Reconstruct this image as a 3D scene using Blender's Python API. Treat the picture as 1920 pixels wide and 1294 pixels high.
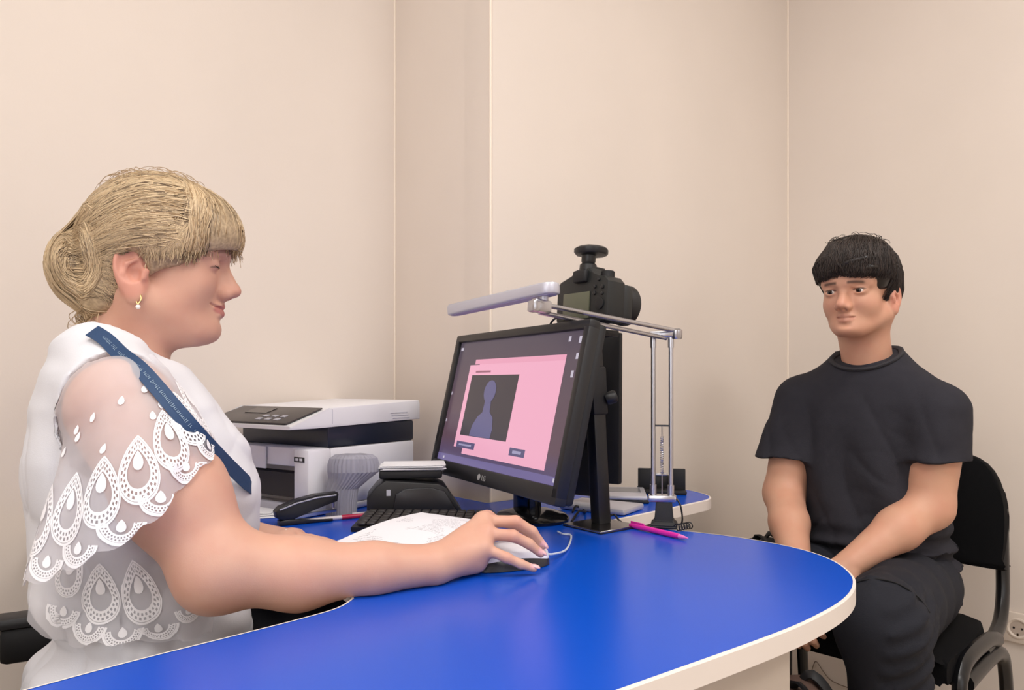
import bpy, bmesh, math, random
import numpy as np
from mathutils import Vector, Matrix, noise
from mathutils.bvhtree import BVHTree

random.seed(7)
rng = np.random.default_rng(7)
for o in list(bpy.data.objects):
    bpy.data.objects.remove(o)
scene = bpy.context.scene
COL = scene.collection

# ------------------------------------------------------------------ camera, world, exposure
FPX = 1387.0            # focal length in pixels of the 1920x1294 frame
CZ = 1.0                # camera height
HY = 715.0              # row of the horizon
TZ = 0.73               # desk surface
cam_d = bpy.data.cameras.new('camera')
cam_d.sensor_width = 36.0
cam_d.lens = FPX / 1920 * 36.0
cam_d.shift_y = (HY - 647.0) / 1920.0
cam_d.clip_start = 0.02
cam = bpy.data.objects.new('camera', cam_d)
COL.objects.link(cam)
cam.location = (0, 0, CZ)
cam.rotation_euler = (math.pi / 2, 0, 0)
scene.camera = cam

world = bpy.data.worlds.new('world'); scene.world = world
world.use_nodes = True
world.node_tree.nodes['Background'].inputs[0].default_value = (0.9, 0.93, 1, 1)
world.node_tree.nodes['Background'].inputs[1].default_value = 0.35
vs = scene.view_settings
vs.view_transform = 'Standard'; vs.look = 'None'; vs.gamma = 1.0; vs.use_curve_mapping = False
vs.exposure = 0.0
PANEL_WATTS = 12.8
WINDOW_WATTS = (10.0, 2.0)
CEIL = 2.75

def P(px, py, d):
    return Vector(((px - 960) / FPX * d, d, CZ + (HY - py) / FPX * d))
def G(px, py, z=TZ):
    d = FPX * (CZ - z) / (py - HY)
    return Vector(((px - 960) / FPX * d, d, z))

# ------------------------------------------------------------------ materials
def lin(c):
    return tuple(((x / 255) / 12.92 if x / 255 <= .04045 else ((x / 255 + .055) / 1.055) ** 2.4) for x in c)
MATS = {}
def mat(name, rgb, rough=.5, metal=0., bump=0., bscale=200., var=0., vscale=8., spec=.5, sss=0., coat=0., emit=0., alpha=1., aniso_map=None):
    if name in MATS: return MATS[name]
    m = bpy.data.materials.new(name); m.use_nodes = True
    nt = m.node_tree; b = nt.nodes['Principled BSDF']
    c = lin(rgb)
    b.inputs['Base Color'].default_value = (*c, 1)
    b.inputs['Roughness'].default_value = rough
    b.inputs['Metallic'].default_value = metal
    b.inputs['Specular IOR Level'].default_value = spec
    if sss:
        b.inputs['Subsurface Weight'].default_value = sss
        b.inputs['Subsurface Radius'].default_value = (.012, .005, .003)
        b.inputs['Subsurface Scale'].default_value = .5
    if coat: b.inputs['Coat Weight'].default_value = coat
    if emit:
        b.inputs['Emission Color'].default_value = (*c, 1)
        b.inputs['Emission Strength'].default_value = emit
    tc = None
    if var or bump:
        tc = nt.nodes.new('ShaderNodeTexCoord')
        mp = nt.nodes.new('ShaderNodeMapping'); nt.links.new(tc.outputs['Object'], mp.inputs[0])
        if aniso_map: mp.inputs['Scale'].default_value = aniso_map
    if var:
        n = nt.nodes.new('ShaderNodeTexNoise'); n.inputs['Scale'].default_value = vscale; n.inputs['Detail'].default_value = 4
        nt.links.new(mp.outputs[0], n.inputs['Vector'])
        r = nt.nodes.new('ShaderNodeValToRGB')
        r.color_ramp.elements[0].position = .3; r.color_ramp.elements[1].position = .7
        r.color_ramp.elements[0].color = (*[x * (1 - var) for x in c], 1)
        r.color_ramp.elements[1].color = (*[min(1, x * (1 + var)) for x in c], 1)
        nt.links.new(n.outputs[0], r.inputs[0]); nt.links.new(r.outputs[0], b.inputs['Base Color'])
        if emit: nt.links.new(r.outputs[0], b.inputs['Emission Color'])
    if bump:
        n2 = nt.nodes.new('ShaderNodeTexNoise'); n2.inputs['Scale'].default_value = bscale; n2.inputs['Detail'].default_value = 3
        nt.links.new(mp.outputs[0], n2.inputs['Vector'])
        bp = nt.nodes.new('ShaderNodeBump'); bp.inputs['Strength'].default_value = bump; bp.inputs['Distance'].default_value = .002
        nt.links.new(n2.outputs[0], bp.inputs['Height']); nt.links.new(bp.outputs[0], b.inputs['Normal'])
    MATS[name] = m
    return m

# ------------------------------------------------------------------ mesh helpers
def frame(loc, rz=0):
    return Matrix.Translation(Vector(loc)) @ Matrix.Rotation(rz, 4, 'Z')
def link(o):
    COL.objects.link(o); return o
ROOTM = {}
def thing(name, label, cat, loc=(0, 0, 0), rz=0., group=None):
    o = bpy.data.objects.new(name, None); link(o)
    o.empty_display_size = .05
    o.location = loc; o.rotation_euler = (0, 0, rz)
    o['label'] = label; o['category'] = cat
    if group: o['group'] = group
    ROOTM[o.name] = frame(loc, rz)
    return o
def tag(o, label, cat, group=None):
    o['label'] = label; o['category'] = cat
    if group: o['group'] = group
    return o
def mk(name, bm, m, parent=None, world=False, smooth=True, label=None, angle=40):
    """bm: bmesh or Mesh -> one object. world=True: coordinates are world, moved into the parent's frame."""
    if isinstance(bm, bmesh.types.BMesh):
        me = bpy.data.meshes.new(name)
        bmesh.ops.recalc_face_normals(bm, faces=bm.faces)
        bm.to_mesh(me); bm.free()
    else:
        me = bm
    ms = m if isinstance(m, (list, tuple)) else [m]
    for x in ms: me.materials.append(x)
    if parent is not None and world:
        top = parent
        while top.parent: top = top.parent
        me.transform(ROOTM[top.name].inverted())
    if smooth:
        me.polygons.foreach_set('use_smooth', [True] * len(me.polygons))
        if angle < 180:
            try: me.set_sharp_from_angle(angle=math.radians(angle))
            except Exception: pass
    o = bpy.data.objects.new(name, me); link(o)
    if parent is not None: o.parent = parent
    if label: o['label'] = label
    me.update()
    return o
def struct(name, bm, m, **k):
    o = mk(name, bm, m, **k); o['kind'] = 'structure'; return o
def new(): return bmesh.new()
def box(bm, s, c=(0, 0, 0), rot=None, bev=0., seg=2, M=None):
    r = bmesh.ops.create_cube(bm, size=1.0)
    vs_ = r['verts']
    T = Matrix.Translation(Vector(c)) @ (rot.to_4x4() if rot is not None else Matrix.Identity(4)) @ Matrix.Diagonal((*s, 1))
    if M is not None: T = M @ T
    bmesh.ops.transform(bm, matrix=T, verts=vs_)
    if bev:
        es = list({e for v in vs_ for e in v.link_edges})
        bmesh.ops.bevel(bm, geom=es, offset=bev, segments=seg, affect='EDGES', profile=.5)
    return bm
def rotz(a): return Matrix.Rotation(a, 3, 'Z')
def rot_from(xdir, zhint=(0, 0, 1)):
    x = Vector(xdir).normalized(); z = Vector(zhint)
    y = z.cross(x)
    if y.length < 1e-6: y = Vector((0, 1, 0)).cross(x)
    y.normalize(); z = x.cross(y)
    return Matrix((x, y, z)).transposed()
def tube(bm, pts, r, n=8, caps=True, flat=1.0, hint=None):
    pts = [Vector(p) for p in pts]
    rs = r if isinstance(r, (list, tuple)) else [r] * len(pts)
    t0 = (pts[1] - pts[0]).normalized()
    u = Vector(hint) if hint else (Vector((0, 0, 1)) if abs(t0.z) < .9 else Vector((1, 0, 0)))
    rings = []
    for i, p in enumerate(pts):
        t = ((pts[i + 1] - p) if i == 0 else (p - pts[i - 1]) if i == len(pts) - 1 else (pts[i + 1] - pts[i - 1])).normalized()
        u = (u - t * u.dot(t)).normalized(); w = t.cross(u)
        rings.append([bm.verts.new(p + (u * math.cos(2 * math.pi * k / n) * flat + w * math.sin(2 * math.pi * k / n)) * rs[i]) for k in range(n)])
    for a, b in zip(rings, rings[1:]):
        for k in range(n):
            bm.faces.new((a[k], a[(k + 1) % n], b[(k + 1) % n], b[k]))
    if caps:
        bm.faces.new(rings[0][::-1]); bm.faces.new(rings[-1])
    return bm
def lathe(bm, prof, n=24, M=None, caps=True):
    M = M or Matrix.Identity(4)
    rings = []
    for r, z in prof:
        rings.append([bm.verts.new(M @ Vector((r * math.cos(2 * math.pi * k / n), r * math.sin(2 * math.pi * k / n), z))) for k in range(n)])
    for a, b in zip(rings, rings[1:]):
        for k in range(n):
            bm.faces.new((a[k], a[(k + 1) % n], b[(k + 1) % n], b[k]))
    if caps:
        bm.faces.new(rings[0][::-1]); bm.faces.new(rings[-1])
    return bm
def prism(bm, outline, z0, z1, M=None, bev=0., seg=2):
    """outline: list of (x, y); extruded along z."""
    M = M or Matrix.Identity(4)
    a = [bm.verts.new(M @ Vector((x, y, z0))) for x, y in outline]
    b = [bm.verts.new(M @ Vector((x, y, z1))) for x, y in outline]
    n = len(a)
    fs = [bm.faces.new(a[::-1]), bm.faces.new(b)]
    for i in range(n):
        fs.append(bm.faces.new((a[i], a[(i + 1) % n], b[(i + 1) % n], b[i])))
    if bev:
        es = list({e for f in fs[:2] for e in f.edges})
        bmesh.ops.bevel(bm, geom=es, offset=bev, segments=seg, affect='EDGES', profile=.5)
    return bm
def catmull(pts, n=8, closed=False):
    pts = [Vector(p) for p in pts]; out = []
    m = len(pts)
    rngs = range(m) if closed else range(m - 1)
    for i in rngs:
        g = (lambda k: pts[k % m]) if closed else (lambda k: pts[min(max(k, 0), m - 1)])
        p0, p1, p2, p3 = g(i - 1), g(i), g(i + 1), g(i + 2)
        for k in range(n):
            t = k / n
            out.append(.5 * ((2 * p1) + (p2 - p0) * t + (2 * p0 - 5 * p1 + 4 * p2 - p3) * t * t + (3 * p1 - p0 - 3 * p2 + p3) * t ** 3))
    if not closed: out.append(pts[-1])
    return out
def copy_tree(o, parent=None):
    c = o.copy(); COL.objects.link(c)
    if parent is not None: c.parent = parent
    for ch in list(o.children): copy_tree(ch, c)
    return c
# ------------------------------------------------------------------ the room
U = Vector((.766, .643, 0)); V = Vector((.643, -.766, 0))      # room axes
RZ_U = math.atan2(.643, .766)
C1 = Vector((.932, 2.5, 0)); E1 = C1 - U * 1.28; N1 = E1 - V * .417
L1 = N1 - U * 2.6; L2 = L1 + V * 4.617; R1 = C1 + V * 4.2

def plaster(name, rgb):
    m = mat(name, rgb, rough=.78, bump=.06, bscale=240, var=.018, vscale=3.0, spec=.25)
    return m
WALL = plaster('beige_plaster', (226, 214, 203))
def wall(name, a, b, m, t=.1, ext0=0., ext1=0.):
    d = (b - a).normalized(); nrm = Vector((d.y, -d.x, 0))       # outward is to the right of a->b
    a2 = a - d * ext0; b2 = b + d * ext1
    bm = new()
    mid = (a2 + b2) / 2 + nrm * (t / 2)
    box(bm, ((b2 - a2).length, t, CEIL), (mid.x, mid.y, CEIL / 2), rotz(math.atan2(d.y, d.x)))
    return struct(name, bm, m, smooth=False)
# polygon runs counter-clockwise: interior to the left of each segment
wall('wall_right', R1, C1, WALL, ext1=.1)
wall('wall_back', C1, E1, WALL)
wall('wall_pillar', E1, N1, WALL, ext0=-.004, ext1=.1)
wall('wall_left', N1, L1, WALL, ext1=.1)
wall('wall_near', L1, L2, WALL, ext1=.1)
wall('wall_front', L2, R1, WALL, ext1=.1)
def slab(name, z0, z1, m):
    bm = new()
    prism(bm, [(p.x, p.y) for p in (R1, C1, E1, N1, L1, L2)], z0, z1)
    bmesh.ops.triangulate(bm, faces=bm.faces)
    return struct(name, bm, m, smooth=False)
slab('floor', -.05, 0, mat('grey_linoleum', (176, 160, 142), rough=.45, var=.05, vscale=20))
slab('ceiling', CEIL, CEIL + .05, mat('ceiling_white', (240, 237, 230), rough=.9, bump=.05))
# thin caulk lines that show as pale seams in the wall corners
seam = mat('corner_seam', (240, 226, 210), rough=.7)
for i, c in enumerate((C1, N1)):
    bm = new(); inw = (Vector((0.2, 0.6, 0)) - c).normalized() * .002
    tube(bm, [c + inw, c + inw + Vector((0, 0, CEIL))], .0035, 6)
    struct('trim_%d' % (i + 1), bm, seam)
bm = new(); tube(bm, [E1, E1 + Vector((0, 0, CEIL))], .003, 8); struct('trim_3', bm, seam)

# ceiling light panels (outside the frame, they are what lights the room)
fr_m = mat('panel_frame', (235, 235, 235), rough=.4)
gl_m = mat('panel_diffuser', (255, 250, 244), rough=.5, emit=4.0)
def ceiling_light(x, y, label, w=PANEL_WATTS):
    t = thing('ceiling_light', label, 'ceiling light', (x, y, CEIL - .012), RZ_U, group='ceiling light panels')
    bm = new()
    for sx, sy, cx, cy in ((.62, .02, 0, .3), (.62, .02, 0, -.3), (.02, .58, .3, 0), (.02, .58, -.3, 0)):
        box(bm, (sx, sy, .024), (cx, cy, 0))
    mk('frame', bm, fr_m, t, smooth=False)
    bm = new(); box(bm, (.58, .58, .008), (0, 0, 0)); mk('diffuser', bm, gl_m, t, smooth=False)
    ld = bpy.data.lights.new('panel_light', 'AREA'); ld.shape = 'SQUARE'; ld.size = .56; ld.energy = w
    ld.color = (1.0, .985, .975)
    lo = bpy.data.objects.new('panel_light', ld); link(lo); lo.parent = t; lo.location = (0, 0, -.008)
    return t
PL = [(-.30, .35, 'square ceiling light panel above the desk operator', .70), (1.15, .60, 'square ceiling light panel above the visitor chair', 1.25),
      (-.20, -.95, 'square ceiling light panel behind the camera on the operator side', 1.0), (1.40, -.8, 'square ceiling light panel behind the camera on the visitor side', 1.2)]
for x, y, l, k in PL: ceiling_light(x, y, l, PANEL_WATTS * k)

# windows in the two walls behind the camera (outside the frame): soft daylight, the second one added to brighten the back wall
WW, WH, WZ = 1.7, 1.45, 1.62
def window(name, wc, along, inward, watts):
    M = Matrix.Translation((wc.x, wc.y, WZ)) @ Matrix((along, -inward, Vector((0, 0, 1)))).transposed().to_4x4()
    bm = new()
    for sx, sz, cx, cz in ((WW + .12, .07, 0, WH / 2), (WW + .12, .07, 0, -WH / 2), (.07, WH, WW / 2, 0), (.07, WH, -WW / 2, 0), (.06, WH, 0, 0)):
        box(bm, (sx, .05, sz), (cx, -.026, cz), bev=.006, M=M)
    w = struct(name, bm, mat('window_frame_white', (238, 238, 236), rough=.4))
    bm = new(); box(bm, (WW, .004, WH), (0, -.006, 0), M=M); mk('pane', bm, mat('bright_pane', (240, 246, 255), rough=.3, emit=.8), w, smooth=False)
    ld = bpy.data.lights.new('window_light', 'AREA'); ld.shape = 'RECTANGLE'; ld.size = WW; ld.size_y = WH; ld.energy = watts; ld.color = (1.0, .98, .965)
    lo = bpy.data.objects.new('window_light', ld); link(lo)
    lo.matrix_world = Matrix.Translation(Vector((wc.x, wc.y, WZ)) + inward * .06) @ Matrix((along, Vector((0, 0, 1)), -inward)).transposed().to_4x4()
window('window_1', L1 + V * 2.0, V, U, WINDOW_WATTS[0])
window('added_fill_window', L2 + U * 2.2, U, -V, WINDOW_WATTS[1])  # unseen window, added as a light source for the back wall

# wall socket on the right wall
def on_right_wall(px, py):
    # ray / wall intersection
    k = (px - 960) / FPX
    t = (k * C1.y - C1.x) / (V.x - k * V.y)
    p = C1 + V * t
    return Vector((p.x, p.y, CZ + (HY - py) / FPX * p.y))
sp = on_right_wall(1911, 1177)
t = thing('wall_socket', 'white round power socket in a square plate on the wall beside the chair', 'socket', sp, math.atan2(V.y, V.x))
# local: x along wall, -y into room
pl_m = mat('socket_plastic', (226, 212, 198), rough=.35)
bm = new(); box(bm, (.082, .010, .082), (0, -.0052, 0), bev=.004); mk('cover_plate', bm, pl_m, t)
bm = new(); RX = Matrix.Rotation(math.pi / 2, 4, 'X')
lathe(bm, [(.0275, .0095), (.0275, .0125), (.0235, .0135), (.0195, .0115), (.0195, .0098)], 28, RX)
mk('socket_ring', bm, pl_m, t)
bm = new(); lathe(bm, [(.0195, .0099), (.0194, .0105)], 24, RX); w = mk('socket_well', bm, mat('socket_well', (196, 180, 166), rough=.5), t)
for sx in (-.0095, .0095):
    bm = new(); lathe(bm, [(.0028, .0100), (.0028, .0112)], 12, Matrix.Translation((sx, 0, 0)) @ RX)
    mk('pin_hole', bm, mat('hole_dark', (40, 32, 28), rough=.8), w)
bm = new(); box(bm, (.004, .003, .006), (0, -.0115, -.0165)); mk('earth_clip', bm, mat('brass_clip', (120, 100, 80), rough=.3, metal=1), w)
# ------------------------------------------------------------------ desk
BLUE = mat('blue_laminate', (6, 78, 196), rough=.25, spec=.30, bump=.015, bscale=600, var=.03, vscale=3)
EDGE = mat('white_edge_band', (232, 222, 214), rough=.45, var=.02)
PANEL = mat('pale_panel', (205, 193, 180), rough=.55, var=.02)
def G2(px, py):
    g = G(px, py); return (g.x, g.y)
tip = [G2(1160, 1294), G2(1450, 1190), G2(1540, 1150), G2(1584, 1122), G2(1600, 1098), G2(1594, 1076), G2(1560, 1051), G2(1500, 1030), G2(1410, 1012), G2(1320, 1000), G2(1230, 991.5)]
d0 = Vector(tip[1]) - Vector(tip[0]); d0.normalize()
near_end = Vector(tip[0]) - d0 * .70
outline = [tuple(near_end)] + [tuple(p) for p in catmull([(x, y, 0) for x, y in tip], 6)]
outline = [(p[0], p[1]) for p in outline]
wingb = [(.185, 1.43), (.40, 1.640), (.452, 1.700), (.462, 1.760), (.43, 1.845), (.37, 1.895)]
outline += [(p.x, p.y) for p in catmull([(x, y, 0) for x, y in wingb], 6)]
bk = lambda t: (C1 + U * -t + (-U.cross(Vector((0, 0, 1)))) * 0)
inset = V * .03
p1 = E1 + U * .30 + inset; p2 = E1 + inset * .8 - U * .03
p3 = N1 + V * .03 - U * .03; p4 = N1 - U * .80 + V * .03
outline += [(p.x, p.y) for p in (p1, p2, p3, p4)]
inner = [(p4.x + .19, p4.y - .24), (-.62, 1.275), (-.46, 1.215), (-.345, 1.135), (-.262, 1.05), (-.212, .975)]
outline += [(p.x, p.y) for p in catmull([(x, y, 0) for x, y in inner], 5)]
inn2 = [G2(662, 1123), G2(632, 1141), G2(560, 1162), G2(450, 1190), G2(250, 1240), G2(60, 1291)]
outline += [(p.x, p.y) for p in catmull([(x, y, 0) for x, y in inn2], 4)]
lastd = (Vector(inn2[-1]) - Vector(inn2[-2])).normalized()
e2 = Vector(inn2[-1]) + lastd * .22
outline += [(e2.x, e2.y)]
# signed area -> counter-clockwise
A = sum(outline[i][0] * outline[(i + 1) % len(outline)][1] - outline[(i + 1) % len(outline)][0] * outline[i][1] for i in range(len(outline)))
if A < 0: outline = outline[::-1]
desk = thing('curved_desk', 'U-shaped office desk with glossy blue top and pale rounded edge band', 'desk', (0, .9, 0))
bm = new()
ring = [bm.verts.new((x, y, TZ)) for x, y in outline]
bot = [bm.verts.new((x, y, TZ - .022)) for x, y in outline]
n = len(ring)
from mathutils.geometry import tessellate_polygon
for tri in tessellate_polygon([[Vector((x, y, 0)) for x, y in outline]]):
    bm.faces.new([ring[i] for i in tri]); bm.faces.new([bot[i] for i in tri][::-1])
for i in range(n): bm.faces.new((ring[i], bot[i], bot[(i + 1) % n], ring[(i + 1) % n]))
mk('tabletop', bm, BLUE, desk, world=True, smooth=False)
bm = new()
def offs(d):
    out = []
    for i in range(n):
        a = Vector(outline[i - 1]); b = Vector(outline[i]); c = Vector(outline[(i + 1) % n])
        n1 = Vector(((b - a).y, -(b - a).x)).normalized(); n2 = Vector(((c - b).y, -(c - b).x)).normalized()
        nn = (n1 + n2)
        nn = nn / max(.5, nn.length) if nn.length > 1e-6 else n1
        out.append(b + nn.normalized() * d)
    return out
prof = [(-.001, TZ + .0004), (.0015, TZ + .0004), (.0028, TZ - .0012), (.0028, TZ - .0235), (-.002, TZ - .0245)]
rings = []
for d, z in prof: rings.append([bm.verts.new((p.x, p.y, z)) for p in offs(d)])
for a, b in zip(rings, rings[1:]):
    for i in range(n): bm.faces.new((a[i], b[i], b[(i + 1) % n], a[(i + 1) % n]))
mk('edge_band', bm, EDGE, desk, world=True, angle=30)
def panel(name, a, b, t=.018, z1=TZ - .0245):
    a = Vector(a); b = Vector(b); d = b - a
    bm = new(); c = (a + b) / 2
    box(bm, (d.length, t, z1), (c.x, c.y, z1 / 2), rotz(math.atan2(d.y, d.x)), bev=.001, seg=1)
    return mk(name, bm, PANEL, desk, world=True, smooth=False)
pe = Vector((.333, .908)); pd = Vector((.77, .64)).normalized()
panel('side_panel', pe, pe - pd * 1.0)
panel('leg_panel', (.15, 1.44), (-.02, 1.60))
panel('leg_panel', (-.30, 1.86), (-.60, 1.60))
panel('leg_panel', (.34, 1.66), (.24, 1.78))
# ------------------------------------------------------------------ things on the desk
BLK = mat('black_plastic', (26, 26, 28), rough=.42, bump=.05, bscale=900)
BLK2 = mat('matt_black', (16, 16, 19), rough=.6)
GLOSS = mat('gloss_black', (14, 14, 16), rough=.12)
SILV = mat('brushed_silver', (190, 190, 196), rough=.28, metal=1., bump=.03, bscale=400)
SILVP = mat('silver_paint', (196, 195, 204), rough=.38, metal=.35)
WHITE = mat('white_plastic', (232, 231, 236), rough=.4, var=.012)
GREYP = mat('grey_plastic', (178, 178, 190), rough=.5)
PAPER = mat('paper_white', (240, 240, 242), rough=.85)
NAVYB = mat('navy_black_band', (28, 34, 48), rough=.3)

# ---- desktop monitor ------------------------------------------------
def scr_plane(a, b, c, d): pass
SW, SH = .535, .318
MR = Vector((.066, 1.160)); ML = Vector((-.184, 1.628))
md = (ML - MR).normalized()                      # towards the far (left) end
SW = (ML - MR).length
tilt = math.radians(13)
mx = Vector((-md.x, -md.y, 0))                   # along the screen from far-left to near-right = screen's right
nrm = Vector((-md.y, md.x, 0))
if nrm.x > 0: nrm = -nrm                         # faces the operator
zup = (Vector((0, 0, 1)) * math.cos(tilt) - nrm * math.sin(tilt))
nrm_t = (nrm * math.cos(tilt) + Vector((0, 0, 1)) * math.sin(tilt))
mc_bottom = Vector(((MR.x + ML.x) / 2, (MR.y + ML.y) / 2, .804))
MM = Matrix((mx, zup, nrm_t)).transposed().to_4x4()     # local x right, y up, z towards viewer
MM.translation = mc_bottom
SH = .306
base_xy = mc_bottom - nrm * .10
mon = thing('desktop_monitor', 'black widescreen monitor showing a pink window, turned towards the woman', 'monitor', (base_xy.x, base_xy.y, TZ), 0)
bw_ = .016
bm = new()
# bezel: four bars, deeper lower bar
box(bm, (SW, .030, .022), (0, .015, -.011), bev=.003, M=MM)
box(bm, (SW, bw_, .022), (0, SH - bw_ / 2, -.011), bev=.003, M=MM)
for sx in (-1, 1): box(bm, (bw_, SH - .02, .022), (sx * (SW / 2 - bw_ / 2), SH / 2, -.011), bev=.003, M=MM)
mk('bezel', bm, BLK, mon, world=True)
bm = new()
box(bm, (SW - .006, SH - .006, .018), (0, SH / 2, -.030), bev=.006, M=MM)
box(bm, (SW * .62, SH * .62, .016), (0, SH / 2, -.042), bev=.007, M=MM)
mk('back_cover', bm, BLK2, mon, world=True)
EM = lambda nm, c, e: mat(nm, c, rough=.25, emit=e, spec=.3)
def quad(bm, x0, y0, x1, y1, z, M=MM):
    bm.faces.new([bm.verts.new(M @ Vector(p)) for p in ((x0, y0, z), (x1, y0, z), (x1, y1, z), (x0, y1, z))])
sx0, sx1, sy0, sy1 = -SW / 2 + bw_, SW / 2 - bw_, .030, SH - bw_
def S(u, v): return sx0 + (sx1 - sx0) * u, sy0 + (sy1 - sy0) * v
def patch(bm, u0, v0, u1, v1, z):
    a = S(u0, v0); b = S(u1, v1); quad(bm, a[0], a[1], b[0], b[1], z)
# wallpaper with a gentle lilac-to-mauve variation
wp = EM('screen_wallpaper', (118, 100, 122), .55)
nt = wp.node_tree; bs = nt.nodes['Principled BSDF']
tc = nt.nodes.new('ShaderNodeTexCoord'); sep = nt.nodes.new('ShaderNodeSeparateXYZ'); nt.links.new(tc.outputs['Generated'], sep.inputs[0])
rp = nt.nodes.new('ShaderNodeValToRGB'); cr = rp.color_ramp
cr.elements[0].color = (*lin((112, 100, 150)), 1); cr.elements[1].color = (*lin((104, 92, 108)), 1)
e = cr.elements.new(.2); e.color = (*lin((126, 96, 112)), 1)
e = cr.elements.new(.55); e.color = (*lin((122, 98, 112)), 1)
nt.links.new(sep.outputs['Z'], rp.inputs[0]); nt.links.new(rp.outputs[0], bs.inputs['Emission Color'])
bs.inputs['Base Color'].default_value = (.01, .01, .012, 1)
bm = new(); patch(bm, 0, 0, 1, 1, -.0085); scr = mk('screen', bm, wp, mon, world=True, smooth=False)
def layer(name, rects, m, z):
    bm = new()
    for r in rects: patch(bm, *r, z)
    o = mk(name, bm, m, scr, world=True, smooth=False); m.node_tree.nodes['Principled BSDF'].inputs['Base Color'].default_value = (.01, .01, .01, 1)
    return o
pink = EM('window_pink', (247, 178, 203), .92)
layer('app_window', [(.235, .08, .905, .845), (.145, .125, .24, .80)], pink, -.0080)
layer('window_title_bar', [(.19, .805, .905, .845)], EM('window_title', (243, 168, 194), .9), -.0078)
layer('taskbar', [(0, 0, 1, .055)], EM('taskbar_lilac', (128, 116, 168), .75), -.0080)
layer('photo_preview', [(.185, .225, .60, .715)], EM('preview_dark', (74, 66, 74), .7), -.0075)
layer('button', [(.17, .125, .345, .175)], EM('button_slate', (104, 96, 134), .8), -.0075)
layer('button', [(.64, .135, .755, .19)], EM('button_slate', (104, 96, 134), .8), -.0075)
for r_ in ((.195, .143, .315, .157), (.665, .152, .73, .173)): layer('button_caption', [r_], EM('caption_pale', (176, 170, 205), .8), -.0072)
layer('heading_text', [(.215, .735, .355, .75)], EM('heading_mauve', (170, 110, 130), .8), -.0072)
for r_ in ((.90, .93, .915, .965), (.965, .915, .985, .96), (.965, .81, .98, .85), (.955, .69, .97, .735), (.015, .93, .04, .955), (.06, .015, .075, .035), (.97, .02, .98, .045), (.008, .55, .016, .575), (.008, .32, .016, .345)): layer('desktop_icon', [r_], EM('icon_pale', (214, 206, 222), .8), -.0075)
# head-and-shoulders figure in the preview
bm = new()
def outl(pts, z):
    bm.faces.new([bm.verts.new(MM @ Vector((*S(u, v), z))) for u, v in pts])
head = [(.385 + .052 * math.cos(a), .585 + .088 * math.sin(a)) for a in [k * math.pi / 8 for k in range(16)]]
outl([(.275, .228), (.285, .31), (.32, .385), (.355, .42), (.36, .53), (.41, .53), (.42, .425), (.455, .385), (.47, .30), (.465, .228)], -.0071)
outl(head, -.0070)
fg = EM('figure_lilac', (112, 108, 152), .75); fg.node_tree.nodes['Principled BSDF'].inputs['Base Color'].default_value = (.01, .01, .01, 1)
mk('preview_figure', bm, fg, scr, world=True, smooth=False)
def text_mesh(s, size, M, extrude=.0003):
    cu = bpy.data.curves.new('t', 'FONT'); cu.body = s; cu.size = size; cu.extrude = extrude; cu.align_x = 'CENTER'; cu.resolution_u = 3
    ob = bpy.data.objects.new('t', cu); link(ob)
    dg = bpy.context.evaluated_depsgraph_get()
    me = bpy.data.meshes.new_from_object(ob.evaluated_get(dg)); bpy.data.objects.remove(ob); bpy.data.curves.remove(cu)
    me.transform(M); return me
me = text_mesh('LG', .014, MM @ Matrix.Translation((.006, .009, .0003)))
mk('brand_letters', me, mat('logo_silver', (190, 188, 186), rough=.3, metal=.5), mon, world=True, smooth=False)
bm = new(); lathe(bm, [(.006, 0), (.006, .0005)], 16, MM @ Matrix.Translation((-.014, .0140, .0003)))
mk('brand_emblem', bm, mat('logo_silver', (190, 188, 186)), mon, world=True, smooth=False)
# neck and oval base
bm = new()
nb = base_xy
neckM = Matrix((mx, Vector((0, 0, 1)), nrm)).transposed().to_4x4()
box(bm, (.07, .17, .03), (0, .085, 0), bev=.008, M=Matrix.Translation((nb.x, nb.y, TZ + .012)) @ neckM)
mk('neck', bm, GLOSS, mon, world=True)
bm = new()
bmM = Matrix.Translation((nb.x + .01, nb.y + .005, TZ)) @ Matrix((mx, nrm, Vector((0, 0, 1)))).transposed().to_4x4() @ Matrix.Diagonal((.88, .78, 1, 1))
lathe(bm, [(.088, .0008), (.090, .006), (.083, .012), (.05, .019), (.03, .021)], 40, bmM)
mk('base', bm, GLOSS, mon, world=True)

# ---- second screen behind, seen from the back -----------------------
ROT2 = Vector((-.83, .55, 0)).normalized()
a2 = P(1164, 912, 1.53); a2.z = .787
n2 = Vector((ROT2.y, -ROT2.x, 0))
if n2.y < 0: n2 = -n2
M2 = Matrix((ROT2, Vector((0, 0, 1)) * math.cos(.06) + n2 * math.sin(.06) * .2, n2)).transposed().to_4x4(); M2.translation = a2
mon2 = thing('client_screen', 'slim black screen seen from behind, standing between the post and the wall', 'monitor', (a2.x + ROT2.x * .085, a2.y + ROT2.y * .085, TZ), 0)
bm = new(); box(bm, (.17, .315, .016), (.085, .157, 0), bev=.004, M=M2); mk('panel', bm, BLK2, mon2, world=True)
bm = new(); box(bm, (.162, .30, .003), (.085, .157, .0092), bev=.001, M=M2); mk('screen', bm, GLOSS, mon2, world=True)
bm = new(); box(bm, (.11, .15, .02), (.085, .17, -.017), bev=.006, M=M2); mk('back_housing', bm, BLK, mon2, world=True)
bm = new(); box(bm, (.05, .12, .014), (.085, .03, -.002), bev=.004, M=M2); mk('neck', bm, BLK, mon2, world=True)
bm = new()
box(bm, (.15, .10, .012), (a2.x + ROT2.x * .055 + .01, a2.y + ROT2.y * .055, TZ + .0068), rotz(math.atan2(ROT2.y, ROT2.x)), bev=.004)
mk('base', bm, SILVP, mon2, world=True)

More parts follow.
